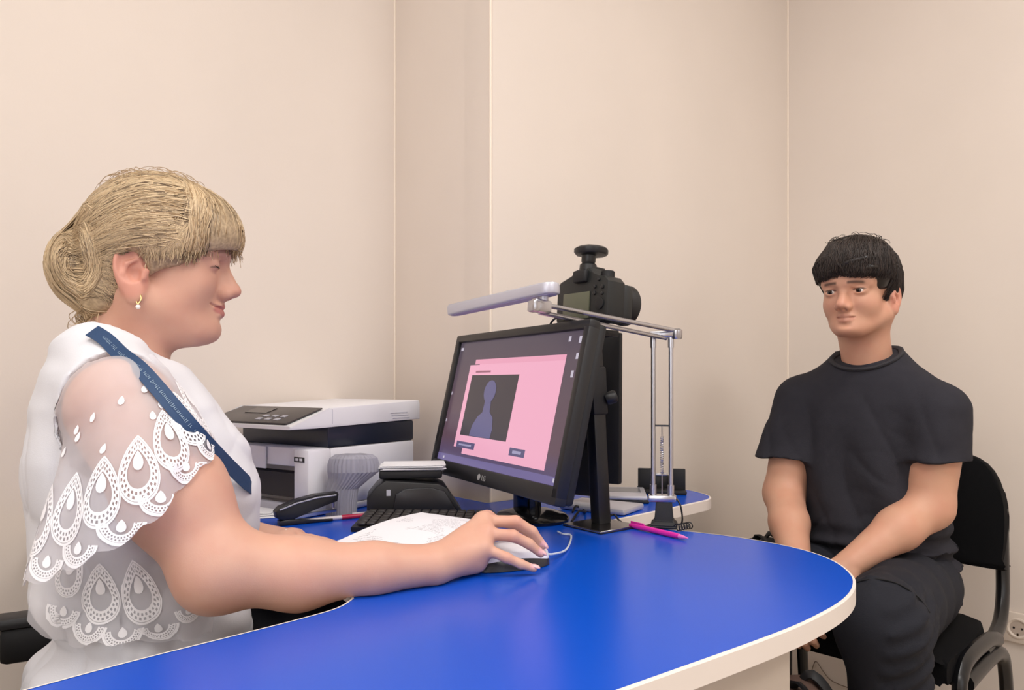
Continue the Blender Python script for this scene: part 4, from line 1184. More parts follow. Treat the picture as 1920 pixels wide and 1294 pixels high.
# ------------------------------------------------------------------ the woman
WF = Vector((.866, .5, 0)); WL = Vector((-.5, .866, 0))
W0 = P(270, 520, 1.06)                                  # between the ears
def wmid(px, py, l=0.):
    """pixel -> point on the woman's mid plane (shifted l to her left)"""
    o, d = ray_px(px, py); q = W0 + WL * l
    t = (q - o).dot(WL) / d.dot(WL); return o + d * t
HF_ = Vector((.945, .327, 0)).normalized(); HL_ = Vector((-HF_.y, HF_.x, 0))
WHM = Matrix((HF_, HL_, Vector((0, 0, 1)))).transposed().to_4x4(); WHM.translation = W0
WHI = WHM.inverted()
def hl(px, py, l=0.):                                   # pixel -> head frame
    o, d = ray_px(px, py); q = W0 + HL_ * l
    return WHI @ (o + d * ((q - o).dot(HL_) / d.dot(HL_)))
woman = thing('person', 'person in a white lace blouse and blue lanyard sitting at the desk using the mouse', 'person', (OC.x, OC.y, 0))
SK = skin_mat('fair_skin', (210, 163, 141), (176, 98, 98))
nas = hl(427, 500); tipn = hl(452, 547); sub = hl(428, 563)
lp = hl(418, 582)
neckbase = WHI @ wmid(232, 700)
Fh, mz, mxx, ezw = head_field(.0016, squint=True, neck=((neckbase.x, neckbase.y, neckbase.z), .050, .058), prof=dict(nas=(nas.x, nas.z), tip=(tipn.x, tipn.z), mouth=lp.z, lipx=lp.x - .0085, eyedrop=.002), ear=1.12)
# fuller lower face and soft underchin of the sitter
Fh.ell((.044, 0, -.074), (.042, .039, .018), .024)
Fh.ell((.034, 0, -.036), (.044, .0560, .040), .024)
hp_, hq_ = Fh.mesh(); hp_ = relax(hp_, hq_, 1, .4)
ha_ = face_attrs(hp_, mz, mxx, ezw, False)
head_bvh = bvh_of(hp_, hq_)
hw = to_world(hp_, WHM)
# --- right arm and hand on the mouse
sh = W0 + WF * -.035 - WL * .165; shz = 1.0
SHO = Vector((sh.x, sh.y, .966))
ELB = P(408, 1062, .875); FM = P(560, 1076, .915); FM2 = P(700, 1066, .95); WR = P(812, 1059, .99)
arm_lo = np.array([min(p[i] for p in (SHO, ELB, WR)) - .09 for i in range(3)]); arm_hi = np.array((.10, 1.17, 1.08))
arm_lo[2] = TZ - .03
Fa = Field(arm_lo, arm_hi, .0026)
UM = SHO.lerp(ELB, .55)
Fa.chain([SHO, UM, ELB], [.062, .058, .047], .03)
Fa.chain([ELB, FM, FM2, WR], [.047, .042, .0305, .0245], .02)
Fa.ell(P(398, 1085, .88), (.034, .034, .034), .03)
# the wrist is wider than it is tall
wsd = Vector((.3, -.9, 0)).normalized()
for s in (-1, 1): Fa.cone(FM2 + wsd * s * .006, WR + wsd * s * .009, .026, .020, .012)
mcp = [P(913, 974, 1.098), P(907, 978, 1.070), P(911, 1001, 1.046), P(906, 1027, 1.024)]
fing = [[P(970, 984, 1.108), P(1000, 1004, 1.112), P(1016, 1026, 1.114)],
        [P(967, 978, 1.074), P(998, 997, 1.082), P(1018, 1023, 1.086)],
        [P(962, 1005, 1.040), P(992, 1020, 1.047), P(1014, 1038, 1.052)],
        [P(950, 1046, 1.018), P(977, 1058, 1.022), P(1001, 1066, 1.027)]]
hand_add(Fa, WR, mcp, fing, [P(865, 1045, 1.06), P(905, 1045, 1.105), P(950, 1055, 1.128), P(985, 1062, 1.125)], rs=1.0)
Fa.cone(WR, P(890, 1050, 1.03), .022, .019, .014)
ap, aq = Fa.mesh(); ap = relax(ap, aq, 1, .4)
OUT = np.array(outline)
def over_desk(p):
    x, y = p[:, 0], p[:, 1]; ins = np.zeros(len(p), bool)
    for i in range(len(OUT)):
        (x1, y1), (x2, y2) = OUT[i - 1], OUT[i]
        c = ((y1 > y) != (y2 > y)) & (x < (x2 - x1) * (y - y1) / (y2 - y1 + 1e-12) + x1); ins ^= c
    return ins
def rest_on(p, z): 
    m = np.any([over_desk(p + np.array((dx, dy, 0))) for dx, dy in ((0, 0), (.009, 0), (-.009, 0), (0, .009), (0, -.009))], 0) & (p[:, 2] < z) & (p[:, 2] > z - .05); p[m, 2] = z; return p
ap = rest_on(ap, TZ + .0012)
def nails(pos, tips):
    v = np.zeros(len(pos))
    for tp, dirn in tips:
        d = pos - np.array(tp)
        v = np.maximum(v, smooth01((.0085 - np.linalg.norm(d, axis=1)) / .002) * smooth01((d @ np.array(dirn) + .0005) / .002))
    return v
ntips = [(f[-1] + (f[-1] - f[-2]).normalized() * .001 + Vector((0, -.002, .003)), (((f[-1] - f[-2]).normalized()) * .3 + Vector((0, -.45, .8))).normalized()) for f in fing]
aattr = dict(nail=nails(ap, ntips) * .9, blush=.30 * sum(np.exp(-(np.linalg.norm(ap - np.array(p), axis=1) / .012) ** 2) for p in [f[0] for f in fing] + mcp))
# --- left arm, hand flat on the desk
SHL = W0 + WF * -.035 + WL * .165; SHL.z = .985
ELL = Vector((-.60, 1.30, .788)); WRL = P(462, 1003, 1.205); WRL.z = TZ + .020
HL = Vector((.985, -.17, 0)).normalized()
Fl = Field((-.78, 1.08, TZ - .004), (-.22, 1.42, 1.08), .004)
Fl.chain([SHL, ELL], [.062, .048], .03); Fl.chain([ELL, ELL.lerp(WRL, .5), WRL], [.046, .038, .022], .02)
sdl = Vector((.17, .985, 0))
mL = [WRL + HL * .075 + sdl * o + Vector((0, 0, z)) for o, z in ((-.030, -.004), (-.011, -.002), (.009, -.003), (.027, -.006))]
fL = [[m + HL * .032 * k + Vector((0, 0, -.002)), m + HL * .055 * k + Vector((0, 0, -.005)), m + HL * .074 * k + Vector((0, 0, -.008))] for m, k in zip(mL, (.95, 1.05, 1.0, .8))]
hand_add(Fl, WRL, mL, fL, [WRL + HL * .02 - sdl * .02, WRL + HL * .05 - sdl * .045, WRL + HL * .075 - sdl * .052], rs=.95)
lp_, lq_ = Fl.mesh(); m_ = (lp_[:, 2] < TZ + .006) & (lp_[:, 0] > -.78); lp_[m_, 2] = TZ + .006
# --- trunk (also the form the blouse follows)
rows = [(672, 118, 330, .062), (700, 92, 348, .110), (760, 64, 396, .158), (850, 48, 438, .172), (930, 47, 463, .176), (1000, 54, 462, .172), (1080, 66, 452, .162), (1160, 106, 447, .158), (1230, 66, 449, .205), (1310, 20, 452, .215), (1420, 15, 452, .215)]
tz, tb, tf, tw = [], [], [], []
for y, b_, f_, w_ in rows:
    pb_ = wmid(b_, y); pf_ = wmid(f_, y)
    fb = (pb_ - W0).dot(WF); ff = (pf_ - W0).dot(WF)
    tz.append((pb_.z + pf_.z) / 2); tb.append(fb); tf.append(ff); tw.append(w_)
order = np.argsort(tz); tz = np.array(tz)[order]; tb = np.array(tb)[order]; tf = np.array(tf)[order]; tw = np.array(tw)[order]
# trunk frame: x forward, y left, z world up, origin W0.xy
TM = Matrix((WF, WL, Vector((0, 0, 1)))).transposed().to_4x4(); TM.translation = (W0.x, W0.y, 0)
TI = TM.inverted()
def trunk_fn(infl):
    def fn(X, Y, Z):
        z = np.clip(Z, tz[0], tz[-1])
        b_ = np.interp(z, tz, tb); f_ = np.interp(z, tz, tf); w_ = np.interp(z, tz, tw)
        c = (b_ + f_) / 2; a = (f_ - b_) / 2
        q = ((np.abs(X - c) / a) ** 2.3 + (np.abs(Y) / w_) ** 2.3) ** (1 / 2.3)
        d = (q - 1) * np.minimum(a, w_) * .9 - infl
        return np.maximum(d, np.maximum(Z - tz[-1] - infl, tz[0] - Z))
    return fn
def trunk(h, infl):
    F = Field((-.30, -.29, .52), (.26, .29, 1.12), h)
    F.fn(trunk_fn(infl), (-.28, -.21, .53), (.24, .21, 1.08), .02)
    for s in (-1, 1):
        F.cone((-.055, s * .05, 1.030), (-.035, s * .160, .968), .045 + infl, .054 + infl, .04)
        F.ell((tf[np.argmin(abs(tz - .845))] - .086, s * .075, .853), (.075 + infl * .8, .070 + infl * .8, .075 + infl * .8), .04)
    return F
Ft = trunk(.006, -.012); tp_, tq_ = Ft.mesh(); tpw = to_world(tp_, TM)
# --- lap and legs
KNR = Vector((-.19, 1.16, .585)); KNL = Vector((-.33, 1.33, .585))
Fg = Field((-.80, .78, .04), (.02, 1.52, .72), .009)
HIPR = W0 + WF * -.02 - WL * .09; HIPR.z = .56; HIPL = W0 + WF * -.02 + WL * .09; HIPL.z = .56
def leg(F, hip, knee, ank, toe, r):
    F.cone(hip, knee, r[0], r[1], .04); F.cone(knee, ank, r[1] * .95, r[2], .03)
    if toe is not None: F.cone(ank, toe, r[2] * .9, r[2] * .7, .02)
KNR = W0 + WF * .36 - WL * .09; KNR.z = .56; KNL = W0 + WF * .36 + WL * .09; KNL.z = .56
for hp0, kn in ((HIPR, KNR), (HIPL, KNL)):
    an = kn - WF * .02; an.z = .10
    leg(Fg, hp0, kn, an, an + WF * .13 + Vector((0, 0, -.045)), (.078, .066, .042))
gp, gq = Fg.mesh()
bp_, bq_, ba_ = joinm([(hw, hq_, ha_), (ap, aq, aattr), (lp_, lq_, {}), (tpw, tq_, {})])
mk('body', np_mesh('body', bp_, bq_, ba_), SK, woman, world=True, angle=180)
mk('trousers', np_mesh('trousers', gp, gq), mat('black_cloth', (22, 22, 28), rough=.85, bump=.2, bscale=500), woman, world=True, angle=180)
for f_ in fing:
    dr = (f_[-1] - f_[-2]).normalized(); up_ = Vector((-.1, -.35, 1)); up_ = (up_ - dr * up_.dot(dr)).normalized(); sd_ = dr.cross(up_)
    bm = new(); bmesh.ops.create_icosphere(bm, subdivisions=2, radius=1, matrix=Matrix.Translation(f_[-1] + up_ * .0040 + dr * .0015) @ Matrix((dr * .0068, sd_ * .0046, up_ * .0022)).transposed().to_4x4())
    mk('fingernail', bm, mat('nail_pink', (236, 186, 186), rough=.18), woman, world=True)
gz = Vector((.85, 0, -.50))
for s in (-1, 1):                       # lowered lids: a line of lashes along each
    pts = []
    for k in range(9):
        y_ = .0195 + .0265 * k / 8; q = Vector((.105 - .25 * (y_ - .02), s * y_, ezw - .0055 + 6.5 * (y_ - .0325) ** 2))
        loc, nr, _, _ = head_bvh.find_nearest(q); pts.append(WHM @ (loc + nr * .0004))
    bm = new(); tube(bm, catmull(pts, 3), [.0004 + .0008 * math.sin(math.pi * min(1, i / 20)) for i in range(25)], 6); mk('eyelashes', bm, mat('lash_brown', (52, 38, 32), rough=.7), woman, world=True)

# --- blouse
BLO = mat('blouse_white', (222, 222, 227), rough=.8, bump=.12, bscale=700, spec=.2)
Fb = trunk(.0042, .008)
nb_ = TI @ wmid(232, 665)
def neck_cut(X, Y, Z):      # round neckline, lower in front
    q = np.sqrt(((X - (nb_.x + .030)) / .105) ** 2 + (Y / .082) ** 2)
    zc_ = 1.050 - .30 * (X - nb_.x)
    return np.maximum((q - 1) * .08, zc_ - Z - .004 + .55 * np.maximum(0, q - .6) * .03)
Fb.fn(neck_cut, (nb_.x - .12, -.10, .9), (nb_.x + .16, .10, 1.12), .006, 's')
for s in (-1, 1): Fb.ell((-.030, s * .190, .960), (.085, .078, .085), .006, 's')        # armholes
# folds: soft diagonal pulls from the bust and under the arm
def folds(X, Y, Z):
    a = np.sin(60 * Z + 26 * X + 9 * np.sin(7 * X + 5 * Z)) * np.sin(21 * X - 14 * Z + 6 * Y)
    b_ = np.sin(38 * X + 70 * (Z - .6) + 12 * Y)
    low = np.clip((.80 - Z) / .15, 0, 1)
    return -.0045 * a * np.clip((1.0 - Z) / .1, 0, 1) - .0055 * b_ * low * np.clip(1.1 - np.abs(Z - .66) * 4, 0, 1)
Fb.add(folds)
# bunched roll at the back of the waist
bl, blq = Fb.mesh(); bl = relax(bl, blq, 2, .5)
bvn = bvh_of(bl, blq)
def crease(q, nr):
    n1 = noise.noise(Vector((q[0] * 9 + q[2] * 5, q[1] * 7, q[2] * 4 - q[0] * 4)) + Vector((3.1, .7, 5.2))); n2 = noise.noise(Vector((q[0] * 16 - q[2] * 9, q[1] * 12, q[2] * 7 + q[0] * 6)))
    return (-.0065 * (1 - abs(n1)) ** 6 - .0035 * (1 - abs(n2)) ** 7) * (1 - .6 * min(1, max(0, (q[0] - .02) / .06)))
out_ = bl.copy()
for i, q in enumerate(bl):
    if q[2] > 1.0: continue
    nr = bvn.find_nearest(Vector(q))[1]
    out_[i] = q + np.array(nr) * crease(q, nr) * min(1, (1.0 - q[2]) / .06)
bl = relax(out_, blq, 1, .4)
blw = to_world(bl, TM)
mk('blouse', np_mesh('blouse', blw, blq), BLO, woman, world=True, angle=180)
blouse_bvh = bvh_of(blw, blq)
# --- sheer sleeve (near arm), a flared cape-like tube of thin cloth
SHEER = bpy.data.materials.new('sheer_white'); SHEER.use_nodes = True
nt = SHEER.node_tree; nt.nodes.clear()
out = nt.nodes.new('ShaderNodeOutputMaterial'); mixs = nt.nodes.new('ShaderNodeMixShader'); tr = nt.nodes.new('ShaderNodeBsdfTransparent')
df = nt.nodes.new('ShaderNodeBsdfDiffuse'); df.inputs[0].default_value = (*lin((240, 238, 242)), 1); tl = nt.nodes.new('ShaderNodeBsdfTranslucent'); tl.inputs[0].default_value = (*lin((240, 238, 242)), 1)
m2_ = nt.nodes.new('ShaderNodeMixShader'); m2_.inputs[0].default_value = .35; nt.links.new(df.outputs[0], m2_.inputs[1]); nt.links.new(tl.outputs[0], m2_.inputs[2])
tcx = nt.nodes.new('ShaderNodeTexCoord'); nz = nt.nodes.new('ShaderNodeTexNoise'); nz.inputs['Scale'].default_value = 14; nt.links.new(tcx.outputs['Object'], nz.inputs['Vector'])
mr = nt.nodes.new('ShaderNodeMapRange'); mr.inputs['From Min'].default_value = .3; mr.inputs['From Max'].default_value = .7; mr.inputs['To Min'].default_value = .40; mr.inputs['To Max'].default_value = .58
nt.links.new(nz.outputs[0], mr.inputs[0]); nt.links.new(mr.outputs[0], mixs.inputs[0]); nt.links.new(tr.outputs[0], mixs.inputs[1]); nt.links.new(m2_.outputs[0], mixs.inputs[2]); nt.links.new(mixs.outputs[0], out.inputs[0])
LACE = mat('lace_white', (244, 243, 246), rough=.75, spec=.2, bump=.1, bscale=1500)

def sleeve_surface(nu=128, nv=40, mirror=False):
    """rings from the shoulder seam to the scalloped hem; u runs round the arm, v down it"""
    ctl = [  # centre px, py, D ; half width forward, half width toward camera (m) ; tilt of ring (front up)
        ((232, 676), .955, .030, .040, .00), ((238, 706), .93, .058, .070, .01), ((246, 760), .912, .074, .084, .02),
        ((252, 830), .897, .088, .094, .04), ((252, 900), .887, .104, .102, .06), ((246, 962), .880, .118, .108, .085)]
    cen = [P(c[0][0], c[0][1], c[1]) for c in ctl]
    grid = []
    for j in range(nv + 1):
        v = j / nv; q = v * (len(ctl) - 1); i = min(int(q), len(ctl) - 2); f = q - i; f = f * f * (3 - 2 * f) * .5 + f * .5
        c = cen[i].lerp(cen[i + 1], f); a = ctl[i][2] + (ctl[i + 1][2] - ctl[i][2]) * f; b = ctl[i][3] + (ctl[i + 1][3] - ctl[i][3]) * f; tl_ = ctl[i][4] + (ctl[i + 1][4] - ctl[i][4]) * f
        row = []
        for k in range(nu):
            th = 2 * math.pi * k / nu
            ph = math.cos(th); si = math.sin(th)      # ph: forward, si: toward camera
            rip = 1 + .035 * v * math.sin(9 * th + 2.2) + .02 * v * math.sin(5 * th)
            sc_ = .006 * abs(math.cos(th * 6.5)) if False else 0
            p = c + WF * (a * ph * rip * (.78 if ph > 0 else .92)) - WL * ((b if si > 0 else .030) * si * rip)
            p.z += tl_ * ph * (1.0 if ph > 0 else .70)
            if j == nv: pass
            row.append(p)
        grid.append(row)
    # scalloped hem: pull last rows down by a rectified wave
    for j in range(nv - 7, nv + 1):
        w_ = (j - (nv - 7)) / 7
        for k in range(nu):
            th = 2 * math.pi * k / nu
            grid[j][k] = grid[j][k] + Vector((0, 0, -.012 * w_ * abs(math.sin(th * 8 + .4)) ** .6))
    return grid
grid = sleeve_surface()
nu = len(grid[0]); nv = len(grid)
sp_ = np.array([[tuple(p) for p in r] for r in grid]).reshape(-1, 3)
sf = np.array([(j * nu + k, j * nu + (k + 1) % nu, (j + 1) * nu + (k + 1) % nu, (j + 1) * nu + k) for j in range(nv - 1) for k in range(nu)])
# keep the cloth outside arm and blouse
arm_bvh = bvh_of(ap, aq)
for i, p in enumerate(sp_):
    si_ = math.sin(2 * math.pi * (i % nu) / nu)
    if si_ < -.15: continue
    for bv in (arm_bvh, blouse_bvh):
        loc, nr, _, dist = bv.find_nearest(Vector(p))
        v_ = Vector(p) - loc
        if v_.dot(nr) < .003 and dist < .035: p[:] = loc + nr * .004
sp_ = relax(sp_, sf, 2, .5)
slv = mk('sleeve', np_mesh('sleeve', sp_, sf[:, ::-1]), SHEER, woman, world=True, angle=180, label='sheer white sleeve with embroidered scalloped lace hem')
sleeve_bvh = bvh_of(sp_, sf)

# --- embroidery: every motif is a band with rows of open eyelets, laid on the cloth
def lay(bvh, c, up, pts, off=.0016):
    """2-D motif points (x right, y up) round c on the surface"""
    loc, nr, _, _ = bvh.find_nearest(c)
    o_, d_ = Vector((0, 0, CZ)), None
    if nr.dot(loc - o_) > 0: nr = -nr
    t2 = (Vector(up) - nr * Vector(up).dot(nr)).normalized(); t1 = t2.cross(nr)
    outp = []
    for x, y in pts:
        q = loc + t1 * x + t2 * y
        l2, n2_, _, _ = bvh.find_nearest(q)
        if l2 is None: l2, n2_ = q, nr
        if n2_.dot(nr) < 0: n2_ = -n2_
        outp.append(l2 + n2_ * off)
    return outp
def tear(t, w, h):       # pointed at the top, round at the bottom
    a = 2 * math.pi * t
    return (w * math.sin(a) * (math.sin(a / 2) ** .8), h * math.cos(a))
def motif(bm, bvh, c, up, w, h, frac=(0., 1.), nseg=52, drop=True, off=.0016):
    rads = [1.0, .93, .915, .86, .775, .73, .645, .59, .56]      # rim | gap | band with two eyelet rows | inner rim
    cols = []
    ts = [frac[0] + (frac[1] - frac[0]) * i / nseg for i in range(nseg + 1)]
    for r in rads:
        cols.append(lay(bvh, c, up, [((lambda q: (q[0], q[1]))(tear(t, w * r * .62, h * r * .5))) for t in ts], off))
    V_ = [[bm.verts.new(p) for p in col] for col in cols]
    for i in range(len(rads) - 1):
        if i == 1: continue
        for k in range(nseg):
            if i in (3,) and k % 2 == 0: continue
            if i in (5,) and k % 2 == 1: continue
            bm.faces.new((V_[i][k], V_[i][k + 1], V_[i + 1][k + 1], V_[i + 1][k]))
    if drop:
        pts = lay(bvh, c, up, [((lambda q: (q[0], q[1] + h * .12))(tear(k / 16, w * .16, h * .14))) for k in range(16)], off + .0006)
        bm.faces.new([bm.verts.new(p) for p in pts])
def scallop(bm, bvh, c, up, w, h, nseg=30, off=.0016):
    rads = [1.0, .86, .845, .79, .715, .67, .595, .54, .51]
    ang = [math.pi + math.pi * i / nseg for i in range(nseg + 1)]
    cols = [lay(bvh, c, up, [(w * .5 * r * math.cos(a), h * r * math.sin(a)) for a in ang], off) for r in rads]
    V_ = [[bm.verts.new(p) for p in col] for col in cols]
    for i in range(len(rads) - 1):
        if i == 1: continue
        for k in range(nseg):
            if i == 3 and k % 2 == 0: continue
            if i == 5 and k % 2 == 1: continue
            bm.faces.new((V_[i][k], V_[i][k + 1], V_[i + 1][k + 1], V_[i + 1][k]))
    pts = lay(bvh, c, up, [((lambda q: (q[0], q[1] - h * .12))(tear(k / 14, w * .13, h * .28))) for k in range(14)], off + .0006)
    bm.faces.new([bm.verts.new(p) for p in pts])
UPV = (.10, -.05, 1)
def emb(name, bvh, px, py, kind, wpx, hpx, up=UPV, parent=None):
    loc, nr = cast(bvh, px, py)
    if loc is None: return
    d = loc.y; w_ = wpx / FPX * d; h_ = hpx / FPX * d
    bm = new()
    (motif if kind == 't' else scallop)(bm, bvh, loc, up, w_, h_)
    bmesh.ops.triangulate(bm, faces=[f for f in bm.faces if len(f.verts) > 4])
    mk(name, bm, LACE, parent or slv, world=True, angle=180)
def emb_at(name, bvh, kind, c, up, w_, h_, parent):
    bm = new(); (motif if kind == 't' else scallop)(bm, bvh, Vector(c), up, w_, h_)
    bmesh.ops.triangulate(bm, faces=[f for f in bm.faces if len(f.verts) > 4])
    mk(name, bm, LACE, parent, world=True, angle=180)
def gp_(th, v):
    k = int(round(th / (2 * math.pi) * nu)) % nu; j = int(round(v * (nv - 1))); return Vector(sp_[j * nu + k])
for m_ in range(0, 9):
    th = (math.pi / 2 - .4 + m_ * math.pi) / 8
    w_ = (gp_(th + .196, .95) - gp_(th - .196, .95)).length * 1.06
    up_ = (gp_(th, .70) - gp_(th, .97)).normalized()
    emb_at('scallop_motif', sleeve_bvh, 's', gp_(th, .985) + up_ * .021, up_, w_, .024, slv)
    th2 = th + .196
    up2 = (gp_(th2, .5) - gp_(th2, .9)).normalized()
    if th2 < 3.1: emb_at('teardrop_motif', sleeve_bvh, 't', gp_(th2, .985) + up2 * .060, up2, .043, .080, slv)
# small embroidered dots
for px, py in ((176, 783), (270, 731), (286, 780), (148, 820), (122, 848), (146, 806), (300, 760), (228, 752), (330, 795), (195, 842)):
    loc, nr = cast(sleeve_bvh, px, py)
    if loc is None: continue
    bm = new(); bm.faces.new([bm.verts.new(p) for p in lay(sleeve_bvh, loc, UPV, [tear(k / 12, .0042, .006) for k in range(12)], .0016)]); mk('embroidered_dot', bm, LACE, slv, world=True)
# --- far sleeve (simple flared cap on the other shoulder)
far = sp_.copy(); ql = (TI.to_3x3() @ Vector((1, 0, 0)))
pl_ = to_world(far, TI); pl_[:, 1] *= -1; farw = to_world(pl_, TM)
mk('sleeve', np_mesh('sleeve', farw, sf), SHEER, woman, world=True, angle=180)
# --- lower tier: lace overlay hanging below the arm on the near side of the blouse
tier = []
NU2, NV2 = 46, 22
for j in range(NV2 + 1):
    v = j / NV2
    row = []
    for i in range(NU2 + 1):
        u = i / NU2
        px = 84 + 318 * u - 6 * v; yt = 985 + 45 * u; yb = 1180 + 20 * math.sin(math.pi * u) - 60 * max(0, u - .75) - 70 * max(0, .25 - u) * 2
        sc_ = abs(math.sin((u * 5.2 + .1) * math.pi)) ** .6 * 14 * max(0, (v - .75) / .25)
        py = yt + (yb - yt) * v + sc_
        loc, nr = cast(blouse_bvh, px, py)
        if loc is None: loc = wmid(px, py, -.12); nr = -WL
        row.append(loc + nr * (.007 + .012 * v + .004 * math.sin(u * 17) * v))
    tier.append(row)
t_p = np.array([[tuple(p) for p in r] for r in tier]).reshape(-1, 3); w2 = NU2 + 1
t_f = np.array([(j * w2 + k, j * w2 + k + 1, (j + 1) * w2 + k + 1, (j + 1) * w2 + k) for j in range(NV2) for k in range(NU2)])
t_p = relax(t_p, t_f, 2, .5)
tro = mk('lace_tier', np_mesh('lace_tier', t_p, t_f), SHEER, woman, world=True, angle=180, label='sheer lower lace layer over the side of the blouse')
tier_bvh = bvh_of(t_p, t_f)
for px, py, w_, h_, ux in ((130, 1075, 56, 104, .25), (190, 1112, 70, 122, .06), (262, 1110, 66, 130, -.22)):
    emb('teardrop_motif', tier_bvh, px, py, 't', w_, h_, (ux, 0, 1), tro)
for px, py, w_, h_, ux in ((122, 1140, 62, 40, .3), (170, 1172, 70, 36, .1), (230, 1182, 74, 36, 0), (296, 1172, 74, 36, -.1), (352, 1140, 50, 30, -.2)):
    emb('scallop_motif', tier_bvh, px, py, 's', w_, h_, (ux, 0, 1), tro)
# back fold of the sleeve that hangs behind the arm
# --- lanyard
def merged_bvh():
    p_, q_, _ = joinm([(blw, blq, {}), (bp_, bq_, {}), (sp_, sf, {})]); return bvh_of(p_, q_)
allb = merged_bvh()
bm = new()
lan = [(176, 628), (196, 640), (228, 662), (262, 694), (296, 736), (330, 776), (366, 818), (402, 856), (436, 886), (462, 912)]
pts = []
for px, py in lan:
    loc, nr = cast(allb, px, py)
    if loc is None: loc = wmid(px - 6, py, -.02); nr = Vector((.3, -.9, .2))
    pts.append((loc, nr))
pts = [(p, (n_ * .25 + Vector((.35, -.85, .25)) * .75).normalized()) for p, n_ in pts]
for _ in range(2):
    q_ = [p for p, _n in pts]
    pts = [(q_[i] if i in (0, len(q_) - 1) else q_[i] * .5 + (q_[i - 1] + q_[i + 1]) * .25, pts[i][1]) for i in range(len(q_))]
cv = catmull([p + n_ * .010 for p, n_ in pts], 5); nn = catmull([n_ for p, n_ in pts], 5)
ncv = len(cv)
# the ribbon runs on over the chest to the middle and back up the far side
def on_blouse(q):
    loc, nr, _, _ = blouse_bvh.find_nearest(TM @ Vector(q)); return loc + nr * .004, nr
zf_ = (TI @ cv[-1]).z
low = [on_blouse((.30, y_, z_)) for y_, z_ in ((-.045, zf_ - .02), (-.018, zf_ - .055), (0, zf_ - .075), (.018, zf_ - .055), (.045, zf_ - .02))]
far_ = []
for p in cv[::-7]:
    q = TI @ p; far_.append(on_blouse((q.x, -q.y, q.z)))
ext = [(cv[-1], nn[-1])] + low + far_
for _ in range(2):
    q_ = [p for p, _n in ext]; ext = [(q_[i] if i in (0, len(q_) - 1) else q_[i] * .5 + (q_[i - 1] + q_[i + 1]) * .25, ext[i][1]) for i in range(len(q_))]
cv = cv + catmull([p for p, _n in ext], 4)[1:]; nn = nn + catmull([n_ for p, n_ in ext], 4)[1:]
rowsv = []
for i, p in enumerate(cv):
    t_ = (cv[min(i + 1, len(cv) - 1)] - cv[max(i - 1, 0)]).normalized(); n_ = (nn[i] - t_ * nn[i].dot(t_)).normalized(); s_ = t_.cross(n_)
    rowsv.append([bm.verts.new(p + s_ * x + n_ * z) for x, z in ((-.0095, 0), (-.0095, .0012), (.0095, .0012), (.0095, 0))])
for a, b in zip(rowsv, rowsv[1:]):
    for k in range(4): bm.faces.new((a[k], a[(k + 1) % 4], b[(k + 1) % 4], b[k]))
lyo = mk('lanyard', bm, mat('lanyard_navy', (30, 62, 100), rough=.6, bump=.2, bscale=900), woman, world=True, label='navy blue lanyard with pale lettering')
bm = new()
random.seed(3)
for i in range(4, ncv - 12):
    p = cv[i]; t_ = (cv[i + 1] - cv[i - 1]).normalized(); n_ = (nn[i] - t_ * nn[i].dot(t_)).normalized(); s_ = t_.cross(n_); L_ = (cv[i + 1] - p).length
    for q in range(3):
        if random.random() < .25: continue
        x0 = q / 3 * L_; hh = random.uniform(.0012, .0022)
        a = p + t_ * x0 + n_ * .0019
        bm.faces.new([bm.verts.new(a + t_ * dx + s_ * dy) for dx, dy in ((0, -hh), (.0006, -hh), (.0006, hh), (0, hh))])
        if random.random() < .6: bm.faces.new([bm.verts.new(a + t_ * dx + s_ * dy) for dx, dy in ((0, hh - .0006), (.0018, hh - .0006), (.0018, hh), (0, hh))])
o = mk('lanyard_lettering', bm, mat('lanyard_print', (150, 172, 190), rough=.6), lyo, world=True, smooth=False); o['kind'] = 'stuff'
# --- earring, ring
ear = WHM @ Vector((.004, -.0795, -.036))
bm = new()
tube(bm, catmull([ear + Vector((0, 0, .006)), ear + Vector((-.003, -.001, -.002)), ear + Vector((0, -.002, -.010)), ear + Vector((.004, -.001, -.003)), ear + Vector((.001, 0, .005))], 5), .0011, 6)
er = mk('earring', bm, mat('gold', (214, 176, 120), rough=.2, metal=1), woman, world=True)
bm = new(); bmesh.ops.create_icosphere(bm, subdivisions=2, radius=.0032, matrix=Matrix.Translation(ear + Vector((0, -.002, -.014)))); mk('pearl', bm, mat('pearl', (250, 244, 236), rough=.15), er, world=True)
rg = fL[2][0]
bm = new(); bmesh.ops.create_icosphere(bm, subdivisions=1, radius=.0034, matrix=Matrix.Translation(mL[1] + Vector((0, 0, .0125)))); mk('ring', bm, mat('ring_silver', (240, 240, 240), rough=.1, metal=.8), woman, world=True)
# --- hair
HAIR = hair_mat('blonde_hair', [(84, 64, 46), (224, 198, 160), (160, 130, 94)])
def h3(px, py, l=0.): 
    v = hl(px, py); return np.array((v.x, l, v.z))
Fw = Field((-.20, -.115, -.115), (.165, .115, .19), .0028)
def eh(px, py, rx, rz, ry, k=.02, l=0., mode='u'):
    c = h3(px, py, l); Fw.ell(c, (rx / 1300, ry, rz / 1300), k, mode)
Fw.ell((.018, 0, .062), (.098, .0855, .0870), .02)       # crown
Fw.ell((-.015, 0, .030), (.068, .0830, .068), .03)        # back of head
Fw.ell((.084, 0, .072), (.046, .068, .044), .03)          # fringe
Fw.ell((.096, 0, .056), (.032, .062, .034), .02)
Fw.ell((.020, 0, .046), (.072, .0875, .044), .02)         # side sweep
Fw.ell((-.042, 0, -.030), (.044, .062, .044), .03)        # nape
Fw.ell((.110, 0, -.032), (.084, .120, .0755), .006, 's')  # face stays free
Fw.ell((.050, 0, -.037), (.056, .120, .052), .006, 's')
for s in (-1, 1): Fw.ell((-.003, s * .092, -.012), (.027, .030, .039), .006, 's')
